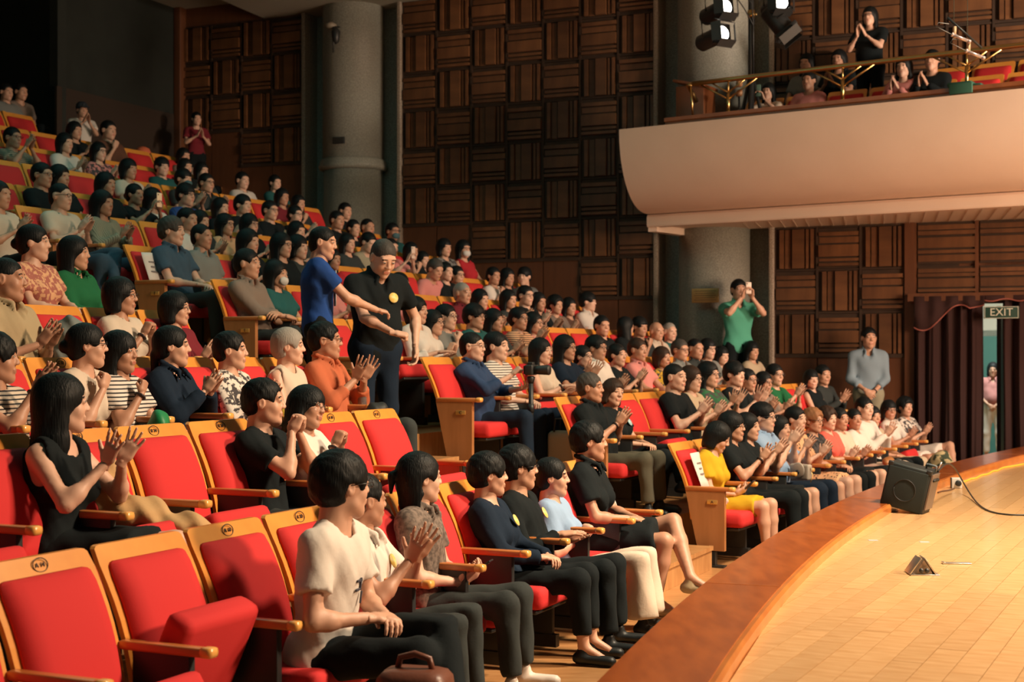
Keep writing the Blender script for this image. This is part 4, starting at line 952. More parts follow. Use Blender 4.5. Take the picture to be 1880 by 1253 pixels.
        if legs in ('shorts',):
            pass
        if legs in ('short', 'shorts'):
            d = Vector((0, 1, 0)) if not stand else Vector((0, 0, -1)); F.cut(tuple(d), .36 if not stand else -.52)
        if lod < 2: F.warp(.0032, 24, random.random()*6)
        P, Q = F.mesh(); link({'skirt': 'skirt', 'dress': 'skirt', 'longskirt': 'skirt', 'short': 'shorts', 'shorts': 'shorts'}.get(legs, 'trousers'), raw_mesh('trousers', P, [Q], [cloth(pants)]), root)
    # ---- shoes
    if lod < 2:
        shm = mat('shoe_'+shoe, C[shoe], .5)
        for s, a, b, c in legs_:
            F = Field((c.x-.08, c.y-.10, c.z-.12), (c.x+.08, c.y+.24, c.z+.06), .0150 if lod == 0 else .020)
            z = c.z-.062; F.cap((c.x, c.y-.03, z), (c.x+s*.015, c.y+.155, z-.008), .038, .036, k=.02, sc=(1, 1, .85)); F.cap((c.x, c.y-.01, z+.01), (c.x, c.y+.0, z+.05), .038, .034, k=.02)
            F.cut((0, 0, -1), -(c.z-.098)); P, Q = F.mesh(); link('shoe', raw_mesh('shoe', P, [Q], [shm]), root)
    # ---- extras
    Mh = Matrix.Translation(HC) @ base.to_4x4() @ Matrix.Scale(hs, 4)
    if glasses:
        mb = MB()
        for s in (-1, 1):
            ring = [(s*.032+.0205*math.cos(a), .101, .008+.0155*math.sin(a)) for a in [i*2*math.pi/12 for i in range(13)]]; mb.tube(ring, 0.0015 if lod == 0 else .0022, 5, caps=False); mb.tube([(s*.052, .099, .012), (s*.080, .06, .012), (s*.084, -.01, .008)], .0018 if lod == 0 else .0026, 5)
        mb.tube([(-.012, .102, .011), (.012, .102, .011)], .0018, 5); o = link('spectacles', mb.mesh('spectacles', M_GLASS), root); o.matrix_local = Mh
    if mask:
        F = Field((-.09, 0, -.12), (.09, .13, .02), .008); F.ell((0, .045, -.055), (.066, .068, .055), k=.01); F.ell((0, .020, -.055), (.075, .066, .08), 'sub', .01); F.cut((0, 0, 1), -.018); P, Q = F.mesh(); o = link('face_mask', raw_mesh('face_mask', P, [Q], [M_MASK if mask == 'w' else M_MASKK]), root); o.matrix_local = Mh
    if badge:
        p = N-up*.14+X*(-.065)+Yv*.135; mb = MB(); mb.lathe([(.001, .004), (.036, .003), (.037, 0)], n=24); R = Matrix([X, up, Yv]).transposed().to_4x4()
        o = link('badge', mb.mesh('badge', mat('badge_'+badge, {'y': (.85, .55, .08), 'b': (.25, .5, .6)}[badge], .5, 'noise', {'y': (.85, .72, .35), 'b': (.6, .7, .7)}[badge], 40)), root); o.matrix_local = Matrix.Translation(p+Yv*.0) @ R @ Matrix.Rotation(-.25, 4, 'X')
    if watch:
        h_ = [x for x in hands if x[0] == watch][0]; d = (h_[3]-h_[2]).normalized(); p = h_[3]-d*.02; a = d.orthogonal().normalized(); b = d.cross(a)
        mb = MB(); mb.tube([p+(a*math.cos(i*math.pi/7)+b*math.sin(i*math.pi/7))*.029 for i in range(15)], .007, 6, caps=False); link('bracelet', mb.mesh('bracelet', M_INK), root)
    hm_ = [x[3]+Vector(x[4]).normalized()*.09 for x in hands]; HP[label] = (hm_[0]+hm_[1])/2; HPC[label] = Mh; FR[label] = (N, up, X, Yv)
    PEOPLE.append((label, root)); return root, dict(N=N, up=up, X=X, Y=Yv, HC=HC, base=base, hands=hands, P0=P0, legs=legs_)
LOOK = Vector((8.0, 9.0))
def seated(u, v, label, k=None, blk=None, **kw):
    """a person whose head top is seen at (u, v); the row is the one whose seats fit best"""
    best = None; offx = kw.pop('off', .34)
    for kk in ([k] if k is not None else range(13)):
        off = kk*PITCH+offx; t = ray_row(off, u); p = rowpt(off, t); z = CZ+(HV-v)*p.y/F0; req = z-ZR[kk]
        e = abs(req-1.22)
        if best is None or e < best[0]: best = (e, kk, t, p, req)
    e, kk, t, p, req = best; s = F0/p.y; lod = kw.pop('lod', 0 if s > 262 else (1 if s > 172 else 2))
    if s > 205 and kk <= 2: lod = min(lod, 0 if s > 225 else 1)
    f = fwd_at(t); rzr = rotz_of(f); ld = (LOOK-p).normalized(); rl = rotz_of(ld)
    dy = (rl-rzr+math.pi) % (2*math.pi)-math.pi; bt = max(-.35, min(.35, dy*.3)); body = rzr+bt+kw.pop('turn', 0.0)
    hy = kw.pop('hy', None); rel = (rl+(math.radians(hy) if hy else 0)-body+math.pi) % (2*math.pi)-math.pi; rel = max(-1.35, min(1.35, rel))
    lean = kw.get('lean', -.24); fem = kw.get('kind', 'm') == 'f'; child = kw.get('child', 0)
    TLn = .50*(.95 if fem else 1)*(.93 if child else 1); hs = .98 if child else (1.03 if fem else 1.09); top = .43+TLn*math.cos(lean)+.03+(.128+.130)*hs
    hp = kw.get('hp', 0)
    sc = req/top; scc = max(.95 if sc > .80 else .86, min(1.07, sc)); hzz = max(.345, .43+req/scc-top) if sc < 1 else .43; by = TLn*math.sin(lean)+.02
    o = p-Vector((-math.sin(body), math.cos(body)))*(by*scc)
    # slide along the row so that the head sits on its ray
    kw.setdefault('lean', lean)
    TAKEN.append((kk, t)); INFO.append((label[:34], kk, round(t, 2), round(req, 2), round(sc, 2), lod))
    z0 = ZR[kk]
    return person(label, (o.x, o.y, z0), body, scc, lod, hz=hzz, hy=rel-0, **kw)
INFO = []
def standing(u, v, y, z, look, label, **kw):
    p = px(u, v, y); req = p.z-z; fem = kw.get('kind', 'm') == 'f'; TLn = .50*(.95 if fem else 1); hs = 1.03 if fem else 1.09; lean = kw.get('lean', 0.0); top = .93+TLn*math.cos(lean)+.03+.258*hs
    sc = req/top; lod = kw.pop('lod', 0 if F0/y > 262 else (1 if F0/y > 172 else 2)); f = Vector(look).normalized(); rz = rotz_of(f)
    o = Vector((p.x, p.y))-f*(TLn*math.sin(lean)*sc); kw['lean'] = lean
    hy = math.radians(kw.pop('hy', 0)); INFO.append((label[:34], 'st', 0, round(req, 2), round(sc, 2), lod))
    return person(label, (o.x, o.y, z), rz, sc, lod, stand=True, hy=hy, **kw)
# ------------------------------------------------------------------ the audience
S = seated
# front row, nearer block
S(625, 828, 'young man in white printed tee and glasses looking away from the camera', k=0, hair='mop', shirt='white', sleeve='short', pants='black', pose='lap', glasses=1, lean=.12, off=.0, turn=-.10, hy=14, cross=True, lod=0, shoe='white', tagx='back')
S(668, 868, 'person in white buttoned shirt with yellow round badge, seated behind the white printed tee', k=0, hair='short', shirt='white', neck='coll', pants='dgrey', pose='clapwide', lean=-.10, badge='y', hy=15, lod=0)
S(772, 830, 'long-haired man with small tied knot and dark patterned shirt holding a phone', k=0, hair='halfup', shirt='taupe/crinkle', neck='coll', pants='dgrey', pose='phone', h=-.02, lean=-.12, hy=12, lod=0, watch=-1, shoe='white')
S(898, 830, 'young person in dark navy blouse with yellow badge, hands folded on lap', k=0, hair='mop', shirt='navy', sleeve='long', neck='vneck', pants='black', legs='crop', pose='lap', badge='y', hy=2, lod=0, kind='f')
S(953, 817, 'person in black shirt with glasses and yellow badge beside the navy blouse', k=0, hair='mop', shirt='black', sleeve='long', neck='vneck', pants='black', pose='clapflat', h=-.08, glasses=1, badge='y', hy=4, lod=0)
S(1015, 857, 'smiling woman leaning back in light blue shirt and wide cream trousers', k=0, hair='lowpony', shirt='lblue', neck='crew', pants='cream', legs='wide', pose='clasp', h=-.10, kind='f', lean=-.30, hy=-8, lod=0, shoe='black')
S(1082, 772, 'short-haired woman in black shirt dress with bare crossed legs at the aisle', k=0, hair='side', shirt='black', neck='coll', pants='black', legs='skirt', pose='lap', kind='f', hy=2, lean=-.14, cross=True, lod=0, shoe='tan')
# row B, nearer block
S(112, 685, 'woman with very long straight black hair in black sleeveless top, clapping', k=1, hair='long', shirt='black', sleeve='none', neck='wide', pants='black', legs='skirt', pose='clapwide', kind='f', hy=6, lean=-.06, lod=0, h=.02)
S(484, 693, 'young man in black printed tee pressing his fist to his mouth', k=1, hair='short', shirt='black', pants='dgrey', pose='clasp', h=.13, hy=-6, lean=-.08, lod=0)
S(560, 705, 'laughing girl with glasses and pale tee resting her head on the young man', k=1, hair='longbangs', shirt='white', pose='clasp', h=.06, kind='f', glasses=1, hy=-28, hr=-.3, lod=0, watch=1)
# row C, nearer block
S(-8, 610, 'person at the picture edge in striped top raising both hands to clap', k=2, hair='mop', shirt='cream/stripe', pose='clap', h=.16, pants='cream/stripe', watch=1, lod=0)
S(158, 592, 'woman with glasses and clipped black bun leaning over in cream cap-sleeved top', k=2, hair='bun', shirt='cream', sleeve='cap', pose='chin', kind='f', glasses=1, hy=10, lean=.0, lod=0)
S(222, 607, 'girl with long dark fringe in white striped tee touching her cheek', k=2, hair='longbangs', shirt='white/stripe', pose='chin', kind='f', hy=-22, child=1, lod=0, watch=1)
S(315, 597, 'woman in dark navy blazer over patterned blouse clapping', k=2, hair='lowpony', shirt='navy', sleeve='long', neck='coll', pose='clap', kind='f', hy=6, lod=0, pants='pink/floral', legs='skirt', h=.05, lean=-.08)
S(424, 607, 'woman in white and black floral blouse clapping before the grey-haired lady', k=2, hair='short', shirt='white/floral', sleeve='long', pose='clap', kind='f', hy=0, lod=0, pants='yellow', h=.0)
S(530, 602, 'grey-haired elderly lady in white sleeveless top with hands in her lap', k=2, hair='grey', hc='g', shirt='cream', sleeve='none', pose='lap', kind='f', hy=4, lod=0, pants='cream', lean=-.12, watch=1)
S(598, 589, 'man with glasses in rust orange shirt over white tee, clapping with open hands', k=2, hair='short', shirt='orange', sleeve='three', neck='coll', pose='clapwide', glasses=1, hy=4, lod=0, pants='dgrey')
# row D and E, nearer block
S(12, 470, 'man in tan polo clapping behind the striped person', k=3, hair='buzz', shirt='tan', pose='clap', lod=0, h=-.06, pants='grey', neck='coll', slim=1.05)
S(222, 508, 'girl with glasses and cream top over black, fingers interlaced', k=3, hair='bob', shirt='cream', pose='clasp', kind='f', glasses=1, h=.02, lod=0, watch=1)
S(322, 534, 'woman with short bob and glasses in dark brown top, clapping', k=3, hair='bob', shirt='maroon', pose='clap', kind='f', glasses=1, lod=0, h=-.04)
S(62, 410, 'woman with earring in pink floral blouse and hair tied up', k=4, hair='bun', shirt='peach/rose', sleeve='short', neck='crew', pose='lap', kind='f', lod=1, hy=8)
S(137, 432, 'woman with long black hair in dark green jacket', k=4, hair='long', shirt='green', sleeve='long', neck='coll', pose='lap', kind='f', lod=1, hy=6)
# row A, farther block
S(1306, 769, 'woman in bright yellow dress looking down at her phone', k=0, hair='bob', shirt='yellow', neck='vneck', pants='yellow', legs='dress', pose='phone', h=.0, kind='f', hp=-.45, lean=-.10, lod=0, hy=6, shoe='taupe')
S(1345, 755, 'woman with fringe and round glasses in black top beside the yellow dress', k=0, hair='longbangs', shirt='black', pose='clap', h=.06, kind='f', glasses=1, pants='black', lod=0, watch=1)
S(1374, 757, 'woman with straight black hair in black top with badge, clapping high', k=0, hair='long', shirt='black', pose='clap', h=.10, kind='f', pants='black', badge='y', lod=1, legs='skirt')
S(1402, 738, 'man with glasses in light blue short-sleeved shirt', k=0, hair='side', shirt='lblue', neck='coll', pose='clap', h=.12, glasses=1, pants='navy', lod=1, slim=1.08)
S(1432, 762, 'woman hidden behind raised hands next to the light blue shirt', k=0, hair='shoulder', shirt='lblue', pose='clap', h=.14, kind='f', pants='black', legs='skirt', lod=1)
S(1462, 745, 'woman with tied dark hair in black leopard print dress', k=0, hair='bun', shirt='peach/leo', pants='peach/leo', legs='dress', sleeve='cap', pose='clap', kind='f', lod=1)
S(1494, 750, 'elderly woman with red-blond curls and glasses', k=0, hair='curly', hc='r', shirt='black/floral', pose='lap', kind='f', glasses=1, lod=1, pants='black')
S(1520, 747, 'older woman with dark curls in coral red blouse', k=0, hair='curly', hc='b', shirt='coral', neck='vneck', pose='clap', h=-.08, kind='f', lod=1, pants='black', legs='skirt')
S(1543, 748, 'woman in cream top between the coral blouse and the smiling girl', k=0, hair='short', shirt='cream', pose='clap', h=-.08, kind='f', lod=1, pants='black')
S(1571, 750, 'smiling girl with short black hair in white tee', k=0, hair='short', shirt='white', pose='clap', h=-.10, kind='f', child=1, lod=1, pants='cream', hy=-14)
S(1589, 728, 'man in white long-sleeved shirt with raised arm behind the smiling girl', k=0, hair='short', shirt='white', sleeve='long', pose='clap', h=.04, lod=1)
S(1604, 745, 'woman in beige wrap top and long skirt near the row end', k=0, hair='shoulder', shirt='beige', pants='beige', legs='longskirt', pose='lap', kind='f', lod=1)
S(1635, 734, 'smiling woman with glasses in white shirt dress, clapping', k=0, hair='bobbangs', shirt='white', pants='white', legs='dress', neck='coll', pose='clap', kind='f', glasses=1, lod=1, hy=-12)
S(1664, 729, 'woman with dark wavy hair at the far end of row A, legs crossed', k=0, hair='curly', shirt='white/floral', pants='white', legs='skirt', pose='clap', kind='f', lod=1, cross=True)
# row B, farther block
S(1085, 683, 'middle-aged man in black polo and olive trousers clapping at the aisle', k=1, hair='short', hc='d', shirt='black', neck='coll', pants='olive', pose='clap', h=.02, lod=0, slim=1.08, watch=1)
S(1124, 694, 'woman in black leaning towards the man in black polo', k=1, hair='bob', hc='b', shirt='black', pose='lap', kind='f', hy=-30, lod=0, hr=-.2, pants='black', badge='b', cross=True)
S(1240, 666, 'man with receding hair in dark tee clapping', k=1, hair='thin', shirt='black', pose='clap', lod=0, pants='black')
S(1270, 671, 'woman with glasses in pale beige top clapping beside the dark tee', k=1, hair='bob', hc='b', shirt='beige', pose='clap', kind='f', glasses=1, lod=1)
S(1302, 663, 'woman with long straight hair and glasses, arms stretched clapping', k=1, hair='long', shirt='green/floral', pose='clapwide', kind='f', glasses=1, lod=1)
S(1350, 663, 'young man with thick black hair in dark tee clapping', k=1, hair='mop', shirt='black', pose='clapwide', lod=1)
S(1374, 676, 'man with glasses half hidden behind the thick black hair', k=1, hair='short', shirt='dgrey', pose='clap', glasses=1, lod=1)
S(1404, 682, 'woman with glasses in brown top clapping', k=1, hair='shoulder', shirt='taupe', pose='clap', kind='f', glasses=1, lod=1)
S(1424, 667, 'laughing woman in green blouse with arms raised, clapping', k=1, hair='bun', shirt='green', pose='clap', kind='f', glasses=1, h=.10, lod=1)
S(1492, 678, 'woman in black top with red lanyard', k=1, hair='bobbangs', shirt='black', sleeve='none', pose='lap', kind='f', lod=1, hy=-12)
S(1513, 669, 'man in dark jacket clapping behind the lanyard woman', k=1, hair='short', shirt='dgrey', sleeve='long', pose='clap', lod=1)
# row C, farther block
S(868, 608, 'man in denim blue shirt filming with a camera on a stabiliser', k=2, hair='buzz', shirt='fblue', sleeve='three', neck='coll', pants='navy', pose='camera', glasses=1, lod=0, slim=1.06)
S(912, 608, 'man with tied hair in white striped tee behind the filming man', k=2, hair='lowpony', shirt='white/stripe', pants='navy', pose='lap', lod=0)
S(994, 620, 'girl with long black hair in sleeveless cream dress clapping', k=2, hair='long', shirt='cream', sleeve='none', pants='cream', legs='dress', pose='clapflat', kind='f', child=0, lod=0, h=-.03, watch=1)
S(1039, 614, 'smiling woman with glasses and long dark hair, hands wide', k=2, hair='long', shirt='navy', pose='clapwide', kind='f', glasses=1, lod=1)
S(1071, 633, 'girl with glasses in dark blue dress and white collar', k=2, hair='bun', shirt='navy', neck='coll', pose='lap', kind='f', child=1, glasses=1, lod=1)
S(1096, 615, 'smiling man with black glasses in white shirt', k=2, hair='side', shirt='white', neck='coll', pose='clap', h=-.08, glasses=1, lod=1, slim=1.05)
S(1134, 630, 'woman in black top with raised clapping hands beside the white shirt', k=2, hair='bun', shirt='black', pose='clap', h=.06, kind='f', lod=1, cross=True)
S(1172, 620, 'young man in salmon pink polo resting arms on his knee', k=2, hair='short', hc='b', shirt='pink', neck='coll', pose='knees', lod=1, cross=True)
S(1217, 636, 'woman with brown bob in yellow floral blouse looking down', k=2, hair='bob', hc='b', shirt='yellow/floral', pose='phone', kind='f', lod=1)
S(1250, 622, 'man with glasses and grey shirt in the row before the column', hair='short', hc='d', shirt='grey', neck='coll', pose='lap', glasses=1, lod=2)
S(1278, 620, 'broad-faced man in dark patterned shirt beside the grey shirt', hair='buzz', shirt='dgrey', neck='coll', pose='lap', lod=2)
S(1301, 621, 'woman with glasses and bob clapping before the column', hair='bobbangs', shirt='grey', pose='clap', kind='f', glasses=1, lod=2)
S(1326, 635, 'smiling woman in olive green top before the column', hair='bobbangs', shirt='khaki', pose='lap', kind='f', lod=2)
S(1382, 626, 'girl with straight fringe and long hair below the man in mint polo', hair='longbangs', shirt='beige', pose='clap', kind='f', lod=2)
# rows D and up, farther block
S(765, 544, 'laughing woman in white shirt over black top, legs crossed, at the aisle', k=3, hair='bob', shirt='white', sleeve='three', neck='vneck', pants='black', pose='clapflat', kind='f', lod=0, h=-.08, cross=True)
S(796, 568, 'smiling woman with glasses and white blouse beside the laughing woman', k=3, hair='shoulder', shirt='white', pose='clasp', kind='f', glasses=1, lod=1)
S(820, 557, 'man with black glasses resting his chin on his hand', k=3, hair='short', shirt='grey', pose='chin', glasses=1, lod=1)
S(872, 557, 'round-faced man with glasses in dark tee', k=3, hair='mop', shirt='teal', pose='lap', glasses=1, lod=1, slim=1.06)
S(908, 566, 'woman with long hair clapping beside the round-faced man', k=3, hair='long', shirt='dgrey', pose='clap', kind='f', lod=1)
S(953, 563, 'woman with glasses and bun raising clapping hands before her face', k=3, hair='bun', shirt='peach/stripe', pose='clap', h=.12, kind='f', glasses=1, lod=1)
S(981, 572, 'woman with hair band and glasses clapping in pink top', k=3, hair='long', shirt='pink', pose='clap', h=.04, kind='f', glasses=1, lod=1)
S(1107, 578, 'sturdy man in black jacket in front of the wall panelling', hair='short', shirt='black', sleeve='long', pose='lap', lod=2, hy=-12)
S(1150, 581, 'person in black turned away showing only dark hair', hair='shoulder', shirt='black', pose='lap', kind='f', lod=2, hy=80)
S(1176, 581, 'young man with hand at his mouth beside the turned-away head', hair='mop', shirt='dgrey', pose='chin', lod=2)
S(1207, 594, 'bald elderly man in pale shirt', k=3, hair='bald', hc='g', shirt='cream', neck='coll', pose='lap', lod=2)
S(1231, 602, 'elderly person in teal collar beside the bald man', k=3, hair='thin', hc='g', shirt='teal', pose='lap', lod=2)
S(850, 517, 'bald grey man in dark red polo', k=4, hair='thin', hc='g', shirt='maroon', neck='coll', pose='lap', lod=1)
S(883, 530, 'woman with long black hair clapping beside the dark red polo', k=4, hair='long', shirt='black', pose='clap', kind='f', lod=2)
S(935, 531, 'woman with raised open hand under the wall panels', k=4, hair='shoulder', shirt='dgrey', pose='clap', h=.08, kind='f', lod=2)
S(966, 523, 'man with spiky hair and glasses in black tee', k=4, hair='short', shirt='black', pose='clap', glasses=1, lod=2)
S(990, 536, 'woman with parted dark hair in black top beside the spiky hair', k=4, hair='shoulder', shirt='black', pose='clap', kind='f', lod=2)
S(1021, 542, 'smiling woman with short curls in striped top', k=4, hair='curly', shirt='taupe/vstripe', pose='clap', kind='f', lod=2)
S(1046, 547, 'woman with long hair in brown checked blouse', k=4, hair='long', shirt='brown/plaid', pose='lap', kind='f', lod=2)
S(1080, 536, 'young man in white shirt looking away from the wall', k=4, hair='mop', shirt='white', neck='coll', pose='lap', lod=2, hy=30)
S(455, 455, 'man in grey-brown shirt with folded arms at the aisle', k=4, hair='short', shirt='taupe', sleeve='three', neck='coll', pants='dgrey', pose='fold', lod=1, hy=2)
S(508, 478, 'long-haired woman in white face mask and teal shirt', k=4, hair='long', shirt='teal', pose='lap', kind='f', mask='w', lod=1)
S(601, 489, 'short-haired person with glasses between the standing boy and man', k=4, hair='bobbangs', shirt='pink', pose='clap', glasses=1, kind='f', lod=1)
S(735, 500, 'woman half hidden behind the standing man in black polo', k=4, hair='shoulder', shirt='pink', pose='lap', kind='f', lod=1)
S(793, 472, 'grey-haired man in pink shirt bending forward', k=5, hair='short', hc='d', shirt='pink', pose='knees', lod=2, lean=.25, hp=-.35)
S(777, 470, 'dark-haired person behind the pink shirt', k=6, hair='bob', shirt='dgrey', pose='lap', lod=2)
S(819, 480, 'woman with tied hair clapping beside the pink shirt', k=5, hair='bun', shirt='black', pose='clap', kind='f', lod=2)
S(840, 487, 'laughing woman with glasses below the masked woman', k=5, hair='bun', shirt='dgrey', pose='lap', kind='f', glasses=1, lod=2)
S(817, 437, 'woman with bob in light floral dress against the wall', k=6, hair='bobbangs', shirt='grey/floral', pose='lap', kind='f', lod=2)
S(852, 440, 'woman in white face mask and red top against the wall', k=6, hair='shoulder', shirt='red', sleeve='none', pose='lap', kind='f', mask='w', glasses=1, lod=2)
S(907, 489, 'woman in white blouse with hand before her face', k=5, hair='bun', shirt='white', pose='chin', kind='f', lod=2)
S(933, 492, 'smiling woman with long loose hair below the slatted wall', k=5, hair='longwavy', shirt='dgrey', pose='lap', kind='f', lod=2)
S(967, 490, 'person with thick black hair in striped tee turned to the neighbour', k=5, hair='mop', shirt='grey/stripe', pose='lap', lod=2, hy=-90)
S(756, 444, 'woman with hand at her cheek and a bracelet', k=6, hair='shoulder', shirt='black', pose='chin', kind='f', lod=2)
S(719, 437, 'woman in pink holding up a phone', k=6, hair='bun', shirt='pink', pose='hold', kind='f', lod=2)
S(722, 408, 'young man with glasses and dark face mask by the pilaster', k=7, hair='short', shirt='teal', pose='lap', mask='k', glasses=1, lod=2)
S(672, 424, 'person in light grey-green shirt bending forward', k=6, hair='short', shirt='khaki', pose='knees', lod=2, lean=.2, hp=-.3)
S(676, 400, 'boy with short hair before the granite column', k=7, hair='buzz', shirt='dgrey', pose='lap', lod=2)
S(650, 402, 'woman clapping before the granite column', k=7, hair='bun', shirt='black', pose='clap', kind='f', lod=2)
S(635, 379, 'young man turned sideways before the granite column', k=8, hair='short', shirt='black', pose='lap', lod=2)
S(620, 386, 'young man with undercut in black before the granite column', k=7, hair='short', shirt='black', pose='lap', lod=2)
S(639, 428, 'woman with parted hair behind the bending grey-green shirt', k=6, hair='shoulder', shirt='dgrey', pose='lap', kind='f', lod=2)
S(610, 455, 'woman in red top clapping behind the standing boy', k=5, hair='shoulder', shirt='red', pose='clap', kind='f', lod=2)
S(548, 430, 'woman with fringe just behind the standing boy', k=5, hair='bobbangs', shirt='dgrey', pose='lap', kind='f', lod=2)
S(518, 426, 'woman with black glasses and shoulder-length hair in black', k=5, hair='shoulder', shirt='black', pose='lap', kind='f', glasses=1, lod=2)
S(457, 419, 'woman with high forehead and long black hair in black', k=5, hair='long', shirt='black', pose='clap', kind='f', lod=2)
S(371, 409, 'boy in light grey polo with short hair', k=5, hair='buzz', shirt='grey', neck='coll', pose='clapflat', h=-.1, child=1, lod=2, pants='dgrey')
S(316, 396, 'grey-haired man in blue denim polo with clasped hands', k=5, hair='side', hc='d', shirt='denim', neck='coll', pants='dgrey', pose='lap', lod=0, hy=8)
S(414, 391, 'woman in peach tee with round glasses, clapping', k=6, hair='shoulder', shirt='peach', neck='vneck', pose='clap', kind='f', glasses=1, lod=2)
S(459, 391, 'woman with glasses looking over the peach tee', k=6, hair='bobbangs', shirt='black', pose='clap', glasses=1, kind='f', lod=2)
S(546, 405, 'woman clapping above the standing boy', k=6, hair='shoulder', shirt='dgrey', pose='clap', kind='f', lod=2)
S(345, 380, 'man in white tee behind the grey polo boy', k=6, hair='short', shirt='white', pose='lap', lod=2)
S(368, 385, 'smiling woman clapping behind the grey polo boy', k=6, hair='long', shirt='dgrey', pose='clap', kind='f', lod=2)
S(543, 376, 'woman with glasses clapping high by the pilaster', k=7, hair='bun', shirt='black', pose='clap', h=.08, kind='f', glasses=1, lod=2)
S(497, 367, 'man with glasses in black tee clapping with stretched arms', k=7, hair='short', shirt='black', pose='clap', glasses=1, lod=2, h=-.03)
S(447, 356, 'young man with side parting in black', k=7, hair='side', shirt='black', pose='lap', lod=2)
S(519, 345, 'person with long dark hair and pink collar beneath the panels', k=8, hair='long', shirt='maroon', pose='lap', kind='f', lod=2)
S(549, 357, 'woman with hand over her mouth by the pilaster', k=8, hair='shoulder', shirt='dgrey', pose='chin', kind='f', lod=2)
S(506, 320, 'woman with ponytail in dark V-neck under the slatted wall', k=9, hair='lowpony', shirt='teal', neck='vneck', pose='lap', kind='f', lod=2)
S(446, 320, 'boy in white shirt alone under the slatted wall', k=9, hair='short', shirt='white', pose='lap', lod=2)
S(406, 362, 'woman seen between the raised hands in the middle rows', k=7, hair='shoulder', shirt='black', pose='clap', kind='f', lod=2)
S(281, 344, 'woman with long fringe hair in white tee, profile', k=7, hair='longbangs', shirt='white', pose='clapflat', kind='f', lod=2, hy=10, h=-.08)
S(342, 336, 'man with black glasses in dark blue checked shirt', k=7, hair='mop', shirt='blue/plaid', pose='lap', glasses=1, lod=2)
S(189, 348, 'woman with long hair in grey plaid shirt, palms pressed together', k=6, hair='long', shirt='khaki/plaid', sleeve='long', pose='clap', kind='f', lod=2, pants='denim')
S(112, 334, 'man with glasses in cream tee and jeans, legs crossed, at the aisle', k=6, hair='buzz', shirt='cream', pants='denim', pose='clap', glasses=1, lod=2, cross=True, shoe='tan')
S(248, 336, 'woman with tied hair holding up a glowing phone', k=7, hair='bun', shirt='black', pose='hold', kind='f', lod=2)
S(380, 317, 'man in dark polo and glasses clapping before the panels', k=8, hair='short', shirt='dgrey', neck='coll', pose='clap', glasses=1, lod=2)
S(195, 315, 'round-faced woman with long centre-parted hair', k=7, hair='long', shirt='black', pose='lap', kind='f', lod=2)
S(78, 297, 'man with glasses and side-swept hair in black tee', k=7, hair='short', shirt='black', pose='lap', glasses=1, lod=2)
S(110, 301, 'woman beside the man in black tee, hair drawn back', k=7, hair='shoulder', shirt='black', pose='lap', kind='f', lod=2)
S(-2, 330, 'person in pale shirt cut by the picture edge, clapping', k=6, hair='short', shirt='cream', pose='clap', lod=2)
S(299, 288, 'boy with fringe in green tee', k=9, hair='mop', shirt='teal', pose='lap', lod=2, hy=-12)
S(237, 290, 'woman with bob in pale pink tee', k=8, hair='bobbangs', shirt='cream', pose='clap', kind='f', lod=2)
S(182, 260, 'woman with glasses in pink patterned tee', k=9, hair='shoulder', shirt='pink/floral', pose='clap', kind='f', glasses=1, lod=2)
S(120, 243, 'woman with long hair in white tee clapping in the upper rows', k=9, hair='shoulder', shirt='white', pose='clap', kind='f', lod=2)
S(24, 232, 'man with glasses in green striped tee raising a hand', k=9, hair='short', shirt='khaki/stripe', pose='clap', h=.2, glasses=1, lod=2)
S(200, 220, 'man holding his hand to his face before the dark wall', k=10, hair='short', shirt='brown', pose='chin', lod=2)
S(138, 222, 'woman with straight dark hair and white collar before the cap wearer', k=10, hair='long', shirt='black', pose='clap', kind='f', lod=2)
S(341, 290, 'dark-haired woman beneath the standing usher', k=9, hair='shoulder', shirt='black', pose='clap', kind='f', lod=2)
S(338, 271, 'woman with short hair beneath the standing usher, clapping', k=10, hair='bob', shirt='taupe', pose='clap', kind='f', lod=2)
S(371, 297, 'smiling woman right of the masked man in the upper rows', k=9, hair='shoulder', shirt='dgrey', pose='lap', kind='f', lod=2)
S(338, 309, 'man in dark shirt and face mask in the upper rows', k=8, hair='mop', shirt='dgrey', pose='clap', mask='k', lod=2)
S(12, 152, 'dim figure in grey high up at the picture edge', k=12, hair='short', shirt='grey', pose='lap', lod=2)
S(38, 152, 'dim leaning figure in beige in the topmost visible row', k=12, hair='short', shirt='taupe', pose='lap', lod=2, lean=.1)
# standing people
ST = standing
ST(583, 397, 10.6, 0.92, (.97, .22), 'standing boy in blue tee with white print, holding the man by the arm', hair='buzz', shirt='blue', pants='black', pose='reach', lod=0, child=1, hy=-22, hp=-.15, turnx=0)
ST(692, 430, 10.9, 0.72, (.55, -.84), 'standing man in black polo with yellow badge looking down', hair='thin', hc='d', shirt='black', neck='coll', pants='navy', pose='guide', lod=0, hp=-.55, badge='y', slim=1.1, lean=.05)
pw = wall_x(1355); ST(1355, 512, pw.y-.75, .78, (.2, -.98), 'man in mint green polo filming with a phone beside the column', hair='short', shirt='mint', neck='coll', pants='black', pose='hold', lod=1, h=.10)
pw = wall_x(1594); ST(1594, 600, pw.y-.55, .20, (-.1, -1), 'man in light grey-blue shirt standing with crossed hands at the wall', hair='short', shirt='sblue', sleeve='three', neck='coll', pants='khaki', pose='front', lod=1, watch=-1, hy=10)
ST(1823, 665, 22.4, 0.0, (-.35, -.94), 'woman in pink striped blouse and white trousers in the exit doorway', hair='bob', shirt='pink/stripe', neck='coll', pants='white', legs='crop', pose='front', kind='f', lod=1, glasses=1, shoe='tan', slim=1.15)
